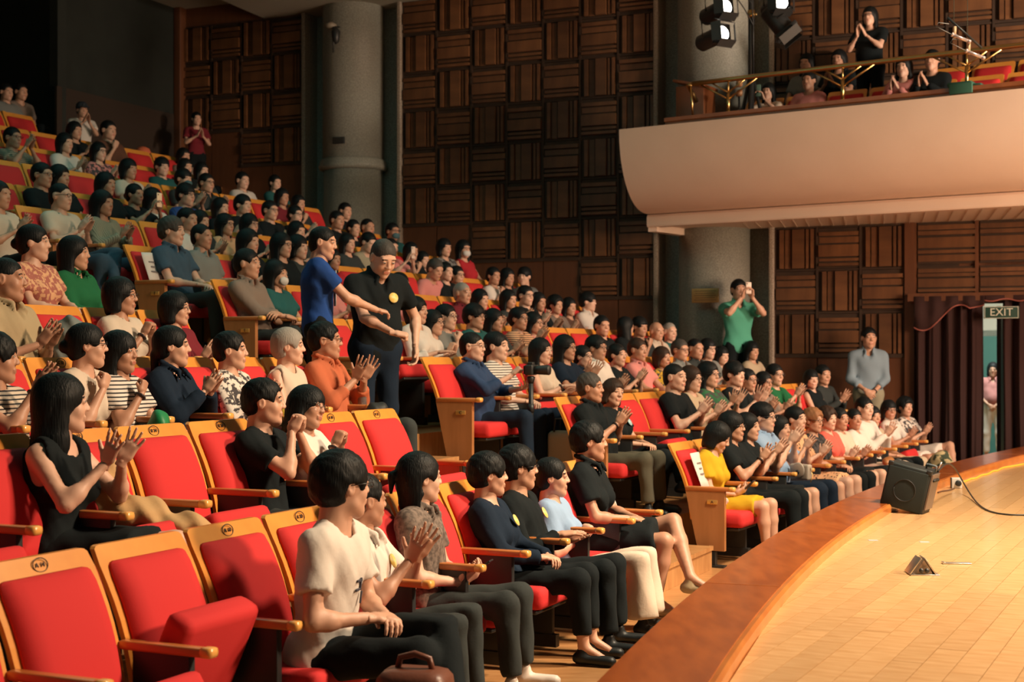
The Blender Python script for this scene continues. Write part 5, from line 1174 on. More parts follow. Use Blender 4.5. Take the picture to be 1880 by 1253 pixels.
pw = wall_x(362); ST(360, 205, pw.y-.7, 3.95, (.5, -.85), 'dark-clothed woman standing at the wall under the panels, clapping', hair='bun', shirt='maroon', pants='black', pose='clap', kind='f', lod=2)
p150 = rowpt(11*PITCH, 3.6); ST(150, 188, 19.6, 3.75, (.6, -.8), 'person in dark baseball cap standing and clapping in the upper rows', hair='short', shirt='white', pants='black', pose='clap', lod=2, h=.1)
# balcony people
def B(u, v, r, label, **kw):
    o_ = (-.20, -.98)[r]-.34; s = bs_of_u(u, o_); p = bp(s, o_); z0 = (4.07, 4.37)[r]; z = CZ+(HV-v)*p.y/F0; req = z-z0; fem = kw.get('kind', 'f') == 'f'; kw.setdefault('kind', 'f')
    top = .43+.475*math.cos(.12)+.03+.258*1.03; scc = max(.90, min(1.08, req/top)); hz_ = max(.30, min(.46, .43+req/scc-top)); rz = rotz_of(BN); INFO.append((label[:34], 'bal', r, round(req, 2), round(scc, 2), 2))
    f = BN; o = p+f*.06; return person(label, (o.x, o.y, z0), rz, scc, 2, hz=hz_, lean=-.12, hy=math.radians(kw.pop('hy', 0)), group='people on the balcony', **kw)
B(1412, 152, 0, 'balcony woman in pale top holding a phone before her face', hair='shoulder', shirt='cream', pose='hold', h=.05)
B(1486, 130, 0, 'balcony woman in pink lace blouse in the front row', hair='short', shirt='pink', pose='lap')
B(1482, 97, 1, 'balcony woman with long hair behind the pink lace blouse', hair='long', shirt='grey', pose='lap')
B(1541, 80, 1, 'balcony woman with long dark hair clapping beside the standing woman', hair='long', shirt='black', pose='clap')
B(1660, 104, 0, 'balcony woman with long hair in pink cardigan, hands at her face', hair='longwavy', shirt='pink', sleeve='long', pose='clap', h=.05)
B(1712, 90, 0, 'balcony woman in black jacket clapping at her chin', hair='bun', shirt='black', sleeve='long', pose='clap', h=.02)
s_ = bs_of_u(1598, -.85); p_ = bp(s_, -.85); standing(1598, 12, p_.y, 4.37, (BN.x, BN.y), 'balcony woman standing in black tee with glasses, clapping', hair='shoulder', shirt='black', pants='black', pose='clap', kind='f', glasses=1, lod=2, h=.05, slim=1.1)
build_chairs()
# ------------------------------------------------------------------ things on the stage and among the seats
def byl(s): 
    for l, r in PEOPLE:
        if s in l: return r
# practice amplifier leaning on the stage edge
pb = pxz(1690, 946, ZST); amp = thing('practice_amplifier', 'black practice amplifier tilted back against the stage edge', 'amplifier', (pb.x-.02, pb.y+.03, ZST), math.radians(-30)); amp.scale = (.86, .86, .86)
am = mat('amp_vinyl', (.010, .016, .017), .55, bump=.3, scale=220); gr = mat('amp_grille', (.006, .014, .013), .75, bump=.6, scale=400)
tb = link('tilted_body', None, amp, (-.02, 0, 0)); tb.rotation_euler = (0, math.radians(13), 0)
def AP(n, mb, m, par=None): return link(n, mb.mesh(n, m), par or tb)
mb = MB(); mb.box((-.12, .14, .19), (.36, .26, .37), bev=.018); cb = AP('cabinet', mb, am)
mb = MB(); mb.box((-.12, .006, .18), (.325, .012, .33), bev=.004); AP('grille', mb, gr)
mb = MB(); mb.tube([(-.12+.09*math.cos(i*math.pi/12), -.001, .17+.09*math.sin(i*math.pi/12)) for i in range(25)], .004, 5, caps=False); AP('speaker_ring', mb, M_BLACK)
mb = MB(); mb.box((.068, .14, .20), (.012, .24, .30)); AP('control_plate', mb, mat('amp_plate', (.16, .12, .10), .4))
for i in range(5): mb = MB(); mb.lathe([(.013, 0), (.012, .014), (.008, .016)], (.074, .07+.035*i, .30), 12, 0, Matrix.Rotation(math.pi/2, 3, 'Y')); AP('knob', mb, M_BLACK)
mb = MB(); mb.tube([(-.02, .14, .375), (-.02, .14, .41), (.06, .14, .41), (.06, .14, .375)], .010, 6); mb.box((.02, .14, .413), (.07, .03, .014), bev=.005); AP('handle', mb, mat('amp_handle', (.10, .13, .15), .4))
for (x, y) in ((-.28, .03), (.04, .03), (-.28, .25), (.04, .25)): mb = MB(); mb.box((x, y, .36), (.045, .045, .04), bev=.008); AP('corner_guard', mb, M_BLACK)
mb = MB(); mb.tube([(.06, .20, .37), (.075, .21, .45)], .006, 6); AP('aerial', mb, mat('aerial_metal', (.6, .5, .45), .3, metal=.7))
# cables
def cable(name, label, pts, r, m, cat='cable'):
    cu = bpy.data.curves.new(name, 'CURVE'); cu.dimensions = '3D'; cu.bevel_depth = r; cu.bevel_resolution = 2; sp_ = cu.splines.new('NURBS'); sp_.points.add(len(pts)-1); sp_.order_u = 4; sp_.use_endpoint_u = True
    for i, p in enumerate(pts): sp_.points[i].co = (*p, 1)
    cu.materials.append(m); o = bpy.data.objects.new(name, cu); COL.objects.link(o); return tag(o, label, cat)
cable('microphone_cable', 'thin black cable looping over the stage from the amplifier', [tuple(pxz(u, v, z)) for u, v, z in ((1722, 866, ZST+.34), (1735, 850, ZST+.36), (1748, 850, ZST+.30), (1765, 880, ZST+.10), (1785, 915, ZST+.01), (1805, 937, ZST+.006), (1840, 946, ZST+.006), (1880, 947, ZST+.006), (1960, 944, ZST+.006))], .006, M_BLACK)
cable('power_lead', 'short brown lead between amplifier and white socket box', [tuple(pxz(u, v, ZST+.008)) for u, v in ((1722, 905), (1732, 900), (1742, 903), (1752, 897))], .006, mat('brown_lead', (.10, .05, .03), .5))
cable('power_lead', 'yellow power cable running along the inside of the stage edge', [tuple(pxz(u, v, ZST+.008)) for u, v in ((1764, 886), (1775, 884), (1782, 878), (1792, 880), (1800, 872), (1815, 872), (1822, 864), (1832, 866), (1838, 858), (1860, 857), (1900, 848))], .009, mat('yellow_lead', (.85, .55, .06), .5))
p = pxz(1756, 897, ZST); t = thing('socket_box', 'small white power socket box on the stage floor', 'socket', (p.x, p.y, ZST), math.radians(-8))
mb = MB(); mb.box((0, 0, .045), (.085, .05, .09), bev=.006); link('case', mb.mesh('case', mat('white_plastic', (.72, .70, .66), .4)), t)
mb = MB(); mb.lathe([(.026, 0), (.026, .018), (.02, .022)], (.01, -.026, .045), 14, 0, Matrix.Rotation(math.pi/2, 3, 'X')); link('plug', mb.mesh('plug', M_BLACK), t)
mb = MB(); mb.box((-.045, 0, .045), (.006, .048, .086)); link('side_cover', mb.mesh('side_cover', M_BLACK), t)
# floor pocket with open lids
p = pxz(1695, 1055, ZST); t = thing('floor_pocket', 'metal floor socket pocket with raised lids in the stage', 'floor socket', (p.x, p.y, ZST), math.radians(-4)); al = mat('aluminium', (.62, .58, .52), .3, metal=.85)
mb = MB(); mb.box((0, .02, .003), (.145, .15, .006), bev=.002); link('floor_frame', mb.mesh('floor_frame', al), t)
for s in (-1, 1):
    pv = link('lid', None, t, (s*.038-.01, .02, .045)); mb = MB(); mb.box((0, 0, 0), (.006, .13, .10), bev=.001); o = link('lid_plate', mb.mesh('lid_plate', al), pv); o.rotation_euler = (0, math.radians(35*s*-1), 0)
mb = MB(); mb.add([(-.05, -.045, .004), (.04, -.045, .004), (-.005, -.045, .08), (-.05, .085, .004), (.04, .085, .004), (-.005, .085, .08)], [(0, 1, 2), (5, 4, 3), (0, 2, 5, 3), (1, 4, 5, 2), (0, 3, 4, 1)]); link('socket_block', mb.mesh('socket_block', mat('pocket_face', (.40, .30, .22), .4, 'noise', (.15, .11, .08), 50)), t)
mb = MB(); [mb.lathe([(.012, 0), (.012, .004)], (-.02+.028*i, -.047, .025), 10, 0, Matrix.Rotation(math.pi/2, 3, 'X')) for i in range(2)]; link('socket_hole', mb.mesh('socket_hole', M_BLACK), t)
p = pxz(1758, 1036, ZST); t = thing('pocket_cover', 'flat metal cover strip lying beside the floor pocket', 'cover plate', (p.x, p.y, ZST), math.radians(-3)); mb = MB(); mb.box((0, 0, .004), (.14, .045, .006), bev=.002); link('cover', mb.mesh('cover', al), t); mb = MB(); mb.box((-.075, .0, .006), (.012, .045, .010), bev=.002); link('hinge', mb.mesh('hinge', al), t)
for (u, v, lb) in ((1603, 993, 'tape mark on the stage nearest the stage edge'), (1697, 996, 'tape mark on the stage behind the floor pocket')):
    p = pxz(u, v, ZST); mb = MB(); mb.box((0, 0, .001), (.055, .035, .002)); o = link('tape_mark', mb.mesh('tape_mark', mat('tape', (.42, .44, .48), .5)), None, (p.x, p.y, ZST)); tag(o, 'small pale blue '+lb, 'tape')
# stage lights on a stand by the balcony
def lamp(u, v, y, yaw, pitch, L, label, r=.115, on=True):
    p = px(u, v, y); t = thing('stage_light', label, 'spotlight', p); t.rotation_euler = (pitch, 0, yaw)          # local -y shines
    mb = MB(); mb.lathe([(r*.75, L), (r, L*.92), (r*1.02, .05), (r*1.02, 0)], n=20, R=Matrix.Rotation(-math.pi/2, 3, 'X')); link('can', mb.mesh('can', M_BLACK), t)
    mb = MB(); mb.box((0, .03, 0), (r*2.5, .05, r*2.5), bev=.008); link('lens_frame', mb.mesh('lens_frame', M_BLACK), t)
    mb = MB(); mb.lathe([(.001, .012), (r*.55, .008), (r*.86, 0)], n=24, R=Matrix.Rotation(math.pi/2, 3, 'X')); o = link('lens', mb.mesh('lens', mat('lamp_glow', (1, .93, .82), .3, emit=14.0) if on else M_BLACK), t, (0, -.004, 0))
    for k_, (dx, dz, w, h, ax, an) in enumerate(((0, r*1.35, r*2.3, .12, 'X', .55), (0, -r*1.35, r*2.3, .12, 'X', -.55), (r*1.4, 0, .12, r*2.2, 'Z', -.6), (-r*1.4, 0, .12, r*2.2, 'Z', .6))):
        mb = MB(); mb.box((0, 0, 0), (w, .004, h)); o = link('barn_door', mb.mesh('barn_door', M_BLACK), t, (dx, -.05, dz)); o.rotation_euler = ((math.pi/2-abs(an))*(1 if an > 0 else -1)*-1, 0, 0) if ax == 'X' else (0, 0, (math.pi/2-abs(an))*(1 if an < 0 else -1))
    mb = MB(); mb.tube([(-r*1.3, L*.5, 0), (-r*1.3, L*.5, r*1.8), (r*1.3, L*.5, r*1.8), (r*1.3, L*.5, 0)], .012, 6); link('yoke', mb.mesh('yoke', M_BLACK), t)
    return t
lamp(1327, 61, 16.6, .55, -.12, .42, 'lit stage light with round white lens, lowest of the cluster', .10)
lamp(1332, 12, 16.7, .50, -.12, .42, 'lit stage light with white lens above the lowest one', .10)
lamp(1434, 4, 16.9, .25, -.05, .40, 'lit stage light at the top right of the stand', .10)
lamp(1447, 62, 17.0, 1.35, .9, .40, 'unlit black stage light hanging with its back to us', .12, False)
p = bp(bs_of_u(1379, -.15), -.15); YS = p.y; t = thing('light_stand', 'black lighting stand carrying the stage lights on the balcony', 'lighting stand', (p.x, p.y, 4.07))
mb = MB(); mb.tube([(0, 0, .4), (0, 0, 3.0)], .038, 10); link('mast', mb.mesh('mast', M_BLACK), t)
for a in (0.3, 2.4, 4.5): mb = MB(); mb.tube([(0, 0, 1.25), (.30*math.cos(a), .22*math.sin(a), .03)], .022, 6); mb.tube([(0, 0, .5), (.15*math.cos(a), .11*math.sin(a), .62)], .012, 6); link('leg', mb.mesh('leg', M_BLACK), t)
mb = MB(); mb.tube([(-.75, 0, 2.30), (.62, 0, 2.30)], .025, 8); mb.tube([(-.75, 0, 2.30), (-.75, .0, 2.62)], .02, 8); mb.tube([(-.45, 0, 2.62), (-.45, 0, 2.3)], .015, 6); link('crossbar', mb.mesh('crossbar', M_BLACK), t)
for i in range(3): mb = MB(); mb.tube([(-.3+.1*i, -.05, 2.3), (-.1+.1*i, -.08, 2.0+.06*i), (.02, -.05, 1.8), (.02, -.045, 1.1)], .008, 5); link('lamp_cable', mb.mesh('lamp_cable', M_BLACK), t)
mb = MB(); mb.lathe([(.045, 1.9), (.05, 1.95), (.045, 2.0)], n=12); mb.box((.05, 0, 1.95), (.05, .02, .03), bev=.005); link('clamp', mb.mesh('clamp', M_BRASS), t)
# small pair of lamps on a thin pole
p = bp(bs_of_u(1357, .12), .12); t = thing('small_stage_lamp', 'pair of small orange-lit lamps on a thin pole at the balcony rail', 'lamp', (p.x, p.y, 4.07)); om = mat('small_lamp', (.50, .26, .13), .35)
mb = MB(); mb.tube([(0, 0, 0), (0, 0, .95)], .014, 8); link('pole', mb.mesh('pole', M_BLACK), t)
for z in (1.02, .90): mb = MB(); mb.box((0, 0, z), (.075, .09, .075), bev=.02); mb.lathe([(.03, 0), (.034, .02), (.03, .03)], (0, -.045, z), 14, 0, Matrix.Rotation(math.pi/2, 3, 'X')); link('lamp_head', mb.mesh('lamp_head', om), t)
# hanging microphones
for (u, v, lb) in ((1762, 70, 'upper silver microphone of the pair hanging above the balcony'), (1788, 100, 'lower silver microphone of the pair hanging above the balcony')):
    p = px(u, v, 11.0); t = thing('hanging_microphone', lb, 'microphone', p); d = Matrix.Rotation(math.radians(25), 3, 'Y'); mm = mat('mic_silver', (.62, .52, .52), .3, metal=.6)
    a = d @ Vector((-.07, 0, 0)); b = d @ Vector((.075, -.02, 0)); mb = MB(); mb.tube([a, b], .0135, 12); link('barrel', mb.mesh('barrel', mm), t); mb = MB(); mb.tube([b-(b-a)*.08, b+(b-a)*.08], .0165, 12); mb.tube([a, a+(b-a)*.10], .018, 12); link('head_grille', mb.mesh('head_grille', mm), t)
    mb = MB(); mb.tube([(-.04, 0, 0), (-.035, 0, .09)], .011, 8); link('mount', mb.mesh('mount', mat('mic_mount', (.6, .42, .25), .4)), t)
    mb = MB(); mb.tube([a, a+Vector((-.06, 0, .03)), a+Vector((-.12, 0, .06)), a+Vector((-.10, 0, .09)), a+Vector((-.02, 0, .08))], .0035, 5); link('mic_cable', mb.mesh('mic_cable', mat('grey_cable', (.25, .25, .25), .5)), t)
p = px(1760, 45, 11.0); q3 = px(1792, 92, 11.0); t = thing('microphone_bar', 'thin black bar with two hanging wires holding the microphones', 'bar', p)
mb = MB(); mb.tube([(-.08, .02, .06), tuple(q3-p+Vector((.05, .02, .02)))], .010, 8); link('bar', mb.mesh('bar', M_BLACK), t)
for dx, z in ((-.03, .03), (.075, -.10)): mb = MB(); mb.tube([(dx, .02, z), (dx, .02, 3.0)], .003, 5); link('wire', mb.mesh('wire', mat('wire', (.1, .14, .13), .5)), t)
# objects held or set down
def held(person_, name, label, cat, build, off=(0, .05, .06), rot=(0, 0, 0)):
    pass
def at_world(label_part, lx, ly, lz):
    r = byl(label_part); f = Matrix.Rotation(r.rotation_euler.z, 3, 'Z'); return Vector(r.location)+(f @ Vector((lx, ly, lz)))*r.scale.x, r.rotation_euler.z
def phone(lp, lx, ly, lz, label, pitch, m=None):
    p, rz = at_world(lp, lx, ly, lz); t = thing('phone', label, 'phone', p, rz); t.rotation_euler = (pitch, 0, rz)
    mb = MB(); mb.box((0, 0, 0), (.074, .009, .150), bev=.004); link('case', mb.mesh('case', m or mat('phone_black', (.02, .02, .025), .3)), t)
    mb = MB(); mb.box((0, -.0052, 0), (.066, .001, .138)); link('screen', mb.mesh('screen', mat('phone_glass', (.012, .014, .018), .12)), t)
    mb = MB(); mb.lathe([(.008, 0), (.008, .002)], (.022, .0045, .055), 10, 0, Matrix.Rotation(-math.pi/2, 3, 'X')); link('camera_lens', mb.mesh('camera_lens', M_BLACK), t)
def mid_hands(lp, up=.09):
    return None
HANDPOS = {}
def hp_of(label_part):
    for l, r in PEOPLE:
        if label_part in l: return r
for lp, lb, pt, mt in (('dark patterned shirt holding', 'black phone in the hands of the man in dark patterned shirt', -.9, None), ('bright yellow dress', 'dark phone held by the woman in the yellow dress', -.8, None), ('mint green polo', 'pale phone raised by the man in the mint polo', 0, mat('phone_pale', (.75, .60, .50), .4)), ('holding a phone before her face', 'green-backed phone held up by the balcony woman', 0, mat('phone_green', (.18, .30, .24), .4)), ('woman in pink holding up', 'pale phone held up by the woman in pink', 0, mat('phone_pale', (.75, .60, .50), .4)), ('holding up a glowing', 'lit phone held up by the woman with tied hair', 0, mat('phone_glow', (.9, .6, .35), .4, emit=.25))):
    c = HP[[k for k in HP if lp in k][0]]; phone(lp, c[0], c[1]+.02, c[2]+.02, lb, pt, mt)
# camera on stabiliser with a monopod
c = HP[[k for k in HP if 'denim blue shirt' in k][0]]; p, rz = at_world('denim blue shirt', c[0]+.02, c[1]+.10, c[2]+.04)
t = thing('video_camera', 'black video camera on a monopod in front of the man in denim blue', 'camera', p, rz)
mb = MB(); mb.box((0, 0, .03), (.12, .07, .085), bev=.012); mb.box((0, 0, .08), (.05, .05, .03), bev=.008); link('camera_body', mb.mesh('camera_body', M_BLACK), t)
mb = MB(); mb.lathe([(.035, 0), (.038, .05), (.042, .13), (.040, .135)], (0, .03, .03), 20, 0, Matrix.Rotation(-math.pi/2, 3, 'X')); link('lens_barrel', mb.mesh('lens_barrel', M_BLACK), t)
mb = MB(); mb.box((0, -.042, .03), (.10, .012, .07), bev=.003); link('rear_screen', mb.mesh('rear_screen', mat('phone_glass', (.012, .014, .018), .12)), t)
mb = MB(); mb.lathe([(.02, -.02), (.035, -.03), (.022, -.08)], n=14); mb.tube([(0, 0, -.05), (0, 0, -.62)], .021, 10); mb.tube([(0, 0, -.25), (0, 0, -.32)], .028, 10); link('monopod', mb.mesh('monopod', M_BLACK), t)
mb = MB(); mb.tube([(0, 0, -.62), (0, 0, -(p.z-ZR[1]) if False else -(p.z-ZR[2]-.01))], .013, 10); link('lower_tube', mb.mesh('lower_tube', mat('steel_tube', (.60, .55, .50), .3, metal=.8)), t)
# brown leather backpack in the foreground
q = rowpt(.22-.05, TL[0]-.273-.546*5.2); a = pxz(760, 1246, .33) if False else px(762, 1262, 5.15)
t = thing('leather_backpack', 'brown leather backpack with striped front at the feet of the front row', 'bag', (a.x, a.y, a.z-.14), math.radians(-15)); lm = mat('brown_leather', (.16, .055, .032), .4, bump=.2, scale=80)
mb = MB(); mb.box((0, 0, .06), (.27, .20, .30), bev=.07); link('bag_body', mb.mesh('bag_body', lm), t)
mb = MB(); mb.tube([(-.07, 0, .19), (-.055, 0, .245), (0, 0, .26), (.055, 0, .245), (.07, 0, .19)], .013, 8); link('top_handle', mb.mesh('top_handle', lm), t)
mb = MB(); [mb.box((-.03+.03*i, -.1005, .05), (.012, .006, .22)) for i in range(3)]; link('stripe', mb.mesh('stripe', mat('bag_stripe', (.50, .22, .13), .5)), t)
mb = MB(); mb.tube([(-.12, -.075, .12), (-.06, -.10, .165), (.06, -.10, .165), (.12, -.075, .12)], .004, 6); link('zip', mb.mesh('zip', mat('zip', (.05, .03, .02), .4)), t)
# bags and bottles
def tote(u, v, k, off, label, m, w=.30, h=.30, d=.12, soft=.03):
    y = F0*(CZ-ZR[k])/(v-HV) if v > HV and ZR[k] < CZ else off; p = px(u, v, y if off is None else off); t = thing('bag', label, 'bag', (p.x, p.y, ZR[k]), math.radians(-25))
    mb = MB(); mb.box((0, 0, h/2), (w, d, h), bev=soft); link('bag_body', mb.mesh('bag_body', m), t)
    for s in (-1, 1): mb = MB(); mb.tube([(-w*.25, s*d*.35, h-.01), (-w*.2, s*d*.35, h+.10), (w*.2, s*d*.35, h+.10), (w*.25, s*d*.35, h-.01)], .008, 6); link('handle', mb.mesh('handle', M_BLACK), t)
tote(990, 868, 1, 11.35, 'tan paper carrier bag with dark handle behind the front row', mat('tan_paper', (.34, .25, .15), .7), .34, .22, .14, .01)
tote(1035, 840, 2, 11.9, 'beige canvas bag under the seats beside the olive trousers', mat('beige_canvas', (.42, .34, .23), .8, bump=.4), .26, .34, .16, .06)
def bottle(u, v, y, z, label):
    p = px(u, v, y); t = thing('water_bottle', label, 'bottle', (p.x, p.y, z)); g = mat('clear_plastic', (.55, .60, .60), .1); g.node_tree.nodes['Principled BSDF'].inputs['Transmission Weight'].default_value = .85
    mb = MB(); mb.lathe([(.030, 0), (.033, .01), (.031, .07), (.033, .13), (.028, .16), (.013, .185), (.013, .20)], n=16); link('bottle_body', mb.mesh('bottle_body', g), t)
    mb = MB(); mb.lathe([(.015, .195), (.015, .213), (.012, .215)], n=12); link('cap', mb.mesh('cap', mat('cap_white', (.6, .6, .6), .4)), t)
bottle(858, 822, 12.0, ZR[1]+.165, 'clear water bottle on the floor by the end panel of row C')
pp_ = px(665, 752, 9.95); bottle(665, 752, 9.95, pp_.z-.02, 'clear plastic bottle beside the arm of the man in rust orange')
# crumpled paper bag and tote by the yellow dress
p, rz = at_world('bright yellow dress', .23, .06, .49); t = thing('crumpled_bag', 'crumpled white plastic bag beside the yellow dress', 'bag', p, rz); F = Field((-.12, -.14, -.05), (.12, .14, .12), .009); F.ell((0, 0, .01), (.055, .11, .05), k=.02); F.ell((.01, .06, .03), (.05, .05, .06), k=.02); F.warp(.016, 42); P, Q = F.mesh(); link('crumple', raw_mesh('crumple', P, [Q], [mat('white_film', (.70, .62, .55), .35)], smooth=False), t)
p, rz = at_world('light blue short-sleeved', .05, .26, .62); t = thing('shoulder_bag', 'small grey-taupe shoulder bag with chain on the lap in light blue', 'bag', p, rz+1.2); tm = mat('taupe_leather', (.42, .36, .30), .45)
mb = MB(); mb.box((0, 0, 0), (.21, .07, .14), bev=.02); link('bag_body', mb.mesh('bag_body', tm), t); mb = MB(); mb.lathe([(.070, 0), (.07, .012), (.06, .016)], (0, -.03, .015), 24, 0, Matrix.Rotation(math.pi/2, 3, 'X')); link('flap', mb.mesh('flap', mat('flap_leather', (.46, .40, .34), .45)), t)
mb = MB(); mb.lathe([(.020, 0), (.02, .006), (.006, .009)], (0, -.046, .0), 16, 0, Matrix.Rotation(math.pi/2, 3, 'X')); link('clasp', mb.mesh('clasp', M_BLACK), t); mb = MB(); mb.tube([(.1, 0, .05), (.13, 0, -.02), (.12, -.02, -.10), (.10, -.02, -.16)], .004, 5); link('chain', mb.mesh('chain', M_BRASS), t)
# coats, cloths and handbags among the audience
def blob(name, label, cat, loc, ells, m, rz=0.0, warp=(.010, 30), vox=.010):
    t = thing(name, label, cat, loc, rz); lo = [min(c[i]-r[i] for c, r in ells)-.05 for i in range(3)]; hi = [max(c[i]+r[i] for c, r in ells)+.05 for i in range(3)]
    F = Field(lo, hi, vox)
    for c_, r_ in ells: F.ell(c_, r_, k=.035)
    F.warp(warp[0], warp[1], len(label)); P, Q = F.mesh(); link('folds', raw_mesh('folds', P, [Q], [m]), t); return t
p, rz = at_world('very long straight black hair', -.30, .20, .56)
blob('folded_coat', 'tan coat draped across the seat beside the long-haired woman', 'coat', p, [((0, -.16, .10), (.10, .08, .16)), ((.0, -.02, .02), (.13, .15, .07)), ((-.02, .16, -.03), (.10, .14, .05)), ((-.04, .28, -.09), (.07, .06, .09))], mat('tan_cloth', (.52, .33, .15), .85, bump=.3, scale=50), rz)
p, rz = at_world('girl with long dark fringe', .24, .30, .56); blob('handbag', 'bright green soft bag in front of the girl with striped tee', 'bag', p, [((0, 0, 0), (.09, .06, .10)), ((.03, .02, .06), (.07, .05, .07))], mat('green_bag', (.01, .22, .07), .5), rz)
p, rz = at_world('white and black floral blouse', 0, .34, .58); blob('handbag', 'mustard yellow handbag on the lap under the floral blouse', 'bag', p, [((0, 0, 0), (.14, .07, .09)), ((0, .0, .05), (.11, .05, .05))], mat('mustard', (.55, .36, .03), .5), rz)
p, rz = at_world('tan polo', -.28, .12, .62); blob('folded_jacket', 'grey jacket bundled beside the man in tan polo', 'jacket', p, [((0, 0, 0), (.12, .14, .10)), ((0, .03, .14), (.10, .10, .12))], mat('grey_jacket', (.17, .20, .19), .9, bump=.3, scale=50), rz)
p, rz = at_world('rust orange shirt', .02, .30, .55); blob('shoulder_bag', 'black shoulder bag on the lap of the man in rust orange', 'bag', p, [((0, 0, 0), (.13, .08, .08)), ((.03, .02, .05), (.08, .06, .05))], mat('black_nylon', (.010, .013, .014), .6), rz)
p, rz = at_world('salmon pink polo', .0, .30, .60) if False else at_world('laughing woman in white shirt over', -.10, .22, .60); blob('handbag', 'small brown handbag on the lap of the laughing woman', 'bag', p, [((0, 0, 0), (.09, .05, .06))], mat('brown_bag', (.12, .07, .03), .5), rz, (.004, 30))
p, rz = at_world('smiling girl with short black hair', .06, .34, .53); blob('handbag', 'tan leather handbag on a lap near the end of the front row', 'bag', p, [((0, 0, 0), (.11, .06, .06))], mat('tan_leather', (.36, .15, .05), .45), rz, (.004, 30))
p = px(1722, 815, 15.6); blob('camouflage_person', 'camouflage patterned bundle on the floor beside the curtain', 'bag', (p.x, p.y, .0), [((0, 0, .26), (.19, .18, .28)), ((.03, -.03, .50), (.12, .11, .12))], mat('camouflage', (.40, .33, .18), .9, 'floral', (.03, .045, .025), 11), 0, (.014, 18), .016)  # bundle shape stands in for the mostly hidden person in camouflage trousers
# reserved papers on two seat backs
def paper(k, t_, u, label, ch):
    b = [c for c in CHPOS if c[0] == k and abs(c[1]-t_) < .35]
    if not b: return
    c = b[0][2]; f = Matrix.Rotation(c.rotation_euler.z, 3, 'Z'); p = Vector(c.location)+f @ Vector((ch, back_prof(.70)+.085, .72)); t = thing('reserved_paper', label, 'paper', p, c.rotation_euler.z); t.rotation_euler = (math.radians(18), 0, c.rotation_euler.z)
    vs = [(x, .006*math.sin(x*30+z*12), z) for z in (-.13, -.06, 0, .06, .13, .17) for x in (-.1, -.05, 0, .05, .1)]; mb = MB(); mb.add(vs, [(r*5+i, r*5+i+1, (r+1)*5+i+1, (r+1)*5+i) for r in range(5) for i in range(4)], 0, True)
    o = link('sheet', mb.mesh('sheet', mat('white_paper', (.72, .66, .62), .7)), t); md = o.modifiers.new('t', 'SOLIDIFY'); md.thickness = .0015
    mb = MB(); [mb.box((.0, .0072, .08-.045*i), (.09-.03*(i % 2), .0006, .014)) for i in range(3)]; link('printed_line', mb.mesh('printed_line', mat('grey_print', (.20, .17, .17), .7)), t)
paper(0, TR[0]+.273, 1280, 'white reserved paper hung on the seat of the yellow dress', .12)
paper(5, TR[5]+.273, 262, 'white reserved paper on the seat of the man in denim polo', .12)
p_ = [r for l, r in PEOPLE if 'black shirt dress' in l][0]
paper(0, TL[0]-.273, 1110, 'white reserved paper on the seat of the woman in black shirt dress', -.14)
# orange and black cap on a seat in the upper rows, and the baseball cap
p = px(262, 277, 19.9); t = thing('hat', 'orange cap with dark brim resting on a seat back in the upper rows', 'hat', (p.x, p.y, p.z-.06), .3); mb = MB(); mb.lathe([(.12, 0), (.115, .04), (.09, .09), (.04, .115), (.002, .12)], n=20); link('crown', mb.mesh('crown', mat('orange_cap', (.62, .14, .06), .8)), t); mb = MB(); mb.lathe([(.15, -.05), (.16, -.02), (.12, .005)], n=20); link('band', mb.mesh('band', mat('teal_cap', (.01, .06, .08), .8)), t)
r = byl('dark baseball cap'); hc_ = HPC[[k for k in HPC if 'dark baseball cap' in k][0]]; cap = link('baseball_cap', None, r); cap.matrix_local = hc_; 
mb = MB(); mb.lathe([(.092, .02), (.096, .05), (.085, .10), (.05, .135), (.002, .145)], (0, -.015, 0), 18); link('cap_crown', mb.mesh('cap_crown', mat('cap_navy', (.012, .02, .03), .8)), cap)
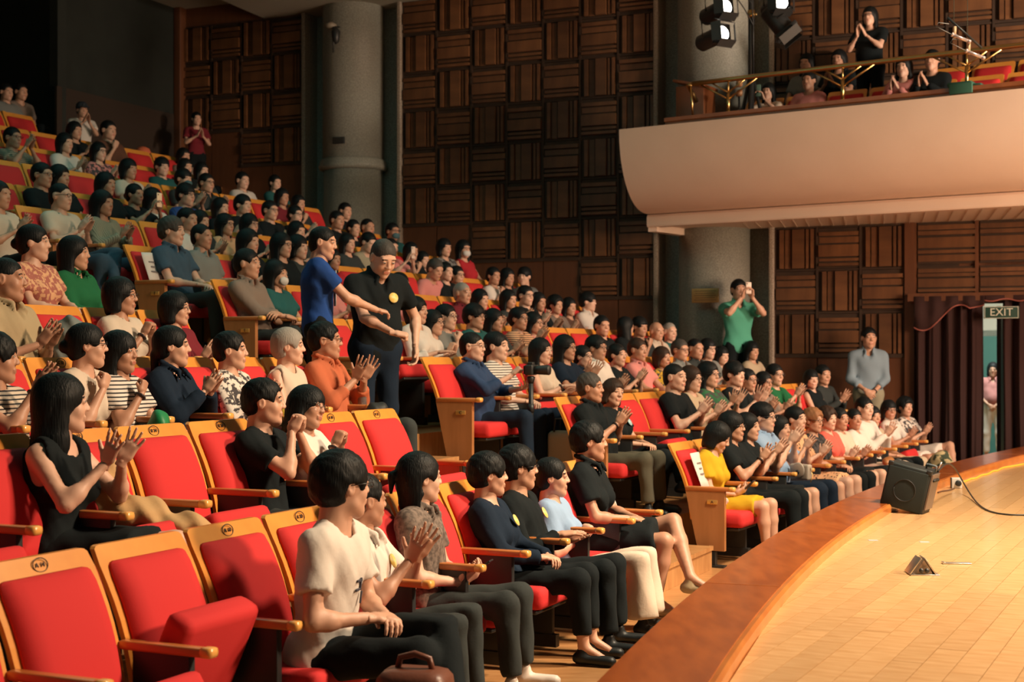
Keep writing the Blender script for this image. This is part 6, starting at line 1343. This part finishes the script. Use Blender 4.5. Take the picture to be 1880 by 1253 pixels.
mb = MB(); mb.box((0, .11, .035), (.13, .11, .012), bev=.005); mb.box((0, .078, .085), (.03, .006, .025)); link('cap_peak', mb.mesh('cap_peak', [mat('cap_navy', (.012, .02, .03), .8)]), cap)
# prints on the tees
def chest_print(lp, w, h, items, dx=0, dz=-.18, dy=.15):
    k_ = [k for k in FR if lp in k][0]; fr = FR[k_]; r = byl(lp); N, up, X, Y = fr; R = Matrix([X, up, Y]).transposed().to_4x4()
    base_ = Matrix.Translation(N+up*dz+X*dx+Y*dy) @ R
    pr_ = link('chest_print', None, r); pr_.matrix_local = base_
    for (nm, x, y, ww, hh, col) in items: mb = MB(); mb.box((x, y, 0), (ww, hh, .006), bev=.002); link(nm, mb.mesh(nm, mat('print_'+nm, col, .8)), pr_)
    return pr_, base_
pr_, b_ = chest_print('standing boy in blue tee', .2, .3, [('white_block', 0, 0, .13, .26, (.66, .62, .55)), ('dark_bar', 0, .04, .09, .05, (.03, .05, .12)), ('dark_bar', 0, -.05, .10, .02, (.03, .05, .12))], dy=.128)
pr_, b_ = chest_print('black printed tee pressing', .2, .2, [('orange_shape', -.035, -.02, .045, .10, (.48, .15, .04)), ('orange_shape', .02, -.02, .045, .11, (.55, .20, .06)), ('orange_shape', .0, -.075, .10, .03, (.50, .17, .05))], dy=.145)

pr_, b_ = chest_print('white printed tee and glasses', .2, .2, [('dark_squiggle', -.06, -.02, .012, .05, (.05, .05, .07)), ('dark_squiggle', -.045, -.005, .05, .010, (.05, .05, .07)), ('dark_squiggle', -.04, -.04, .05, .010, (.05, .05, .07)), ('dark_squiggle', -.075, -.075, .010, .05, (.05, .05, .07))], dy=.128, dx=.05)
# text and cables become plain meshes
bpy.context.view_layer.update(); dg = bpy.context.evaluated_depsgraph_get()
for o in [o for o in SC.objects if o.type in ('FONT', 'CURVE')]:
    me = bpy.data.meshes.new_from_object(o.evaluated_get(dg)); n = o.name; o.name = 'old'; q = bpy.data.objects.new(n, me); COL.objects.link(q); q.parent = o.parent; q.matrix_local = o.matrix_local.copy()
    for k_ in o.keys():
        if k_ in ('label', 'category', 'group', 'kind'): q[k_] = o[k_]
    bpy.data.objects.remove(o)
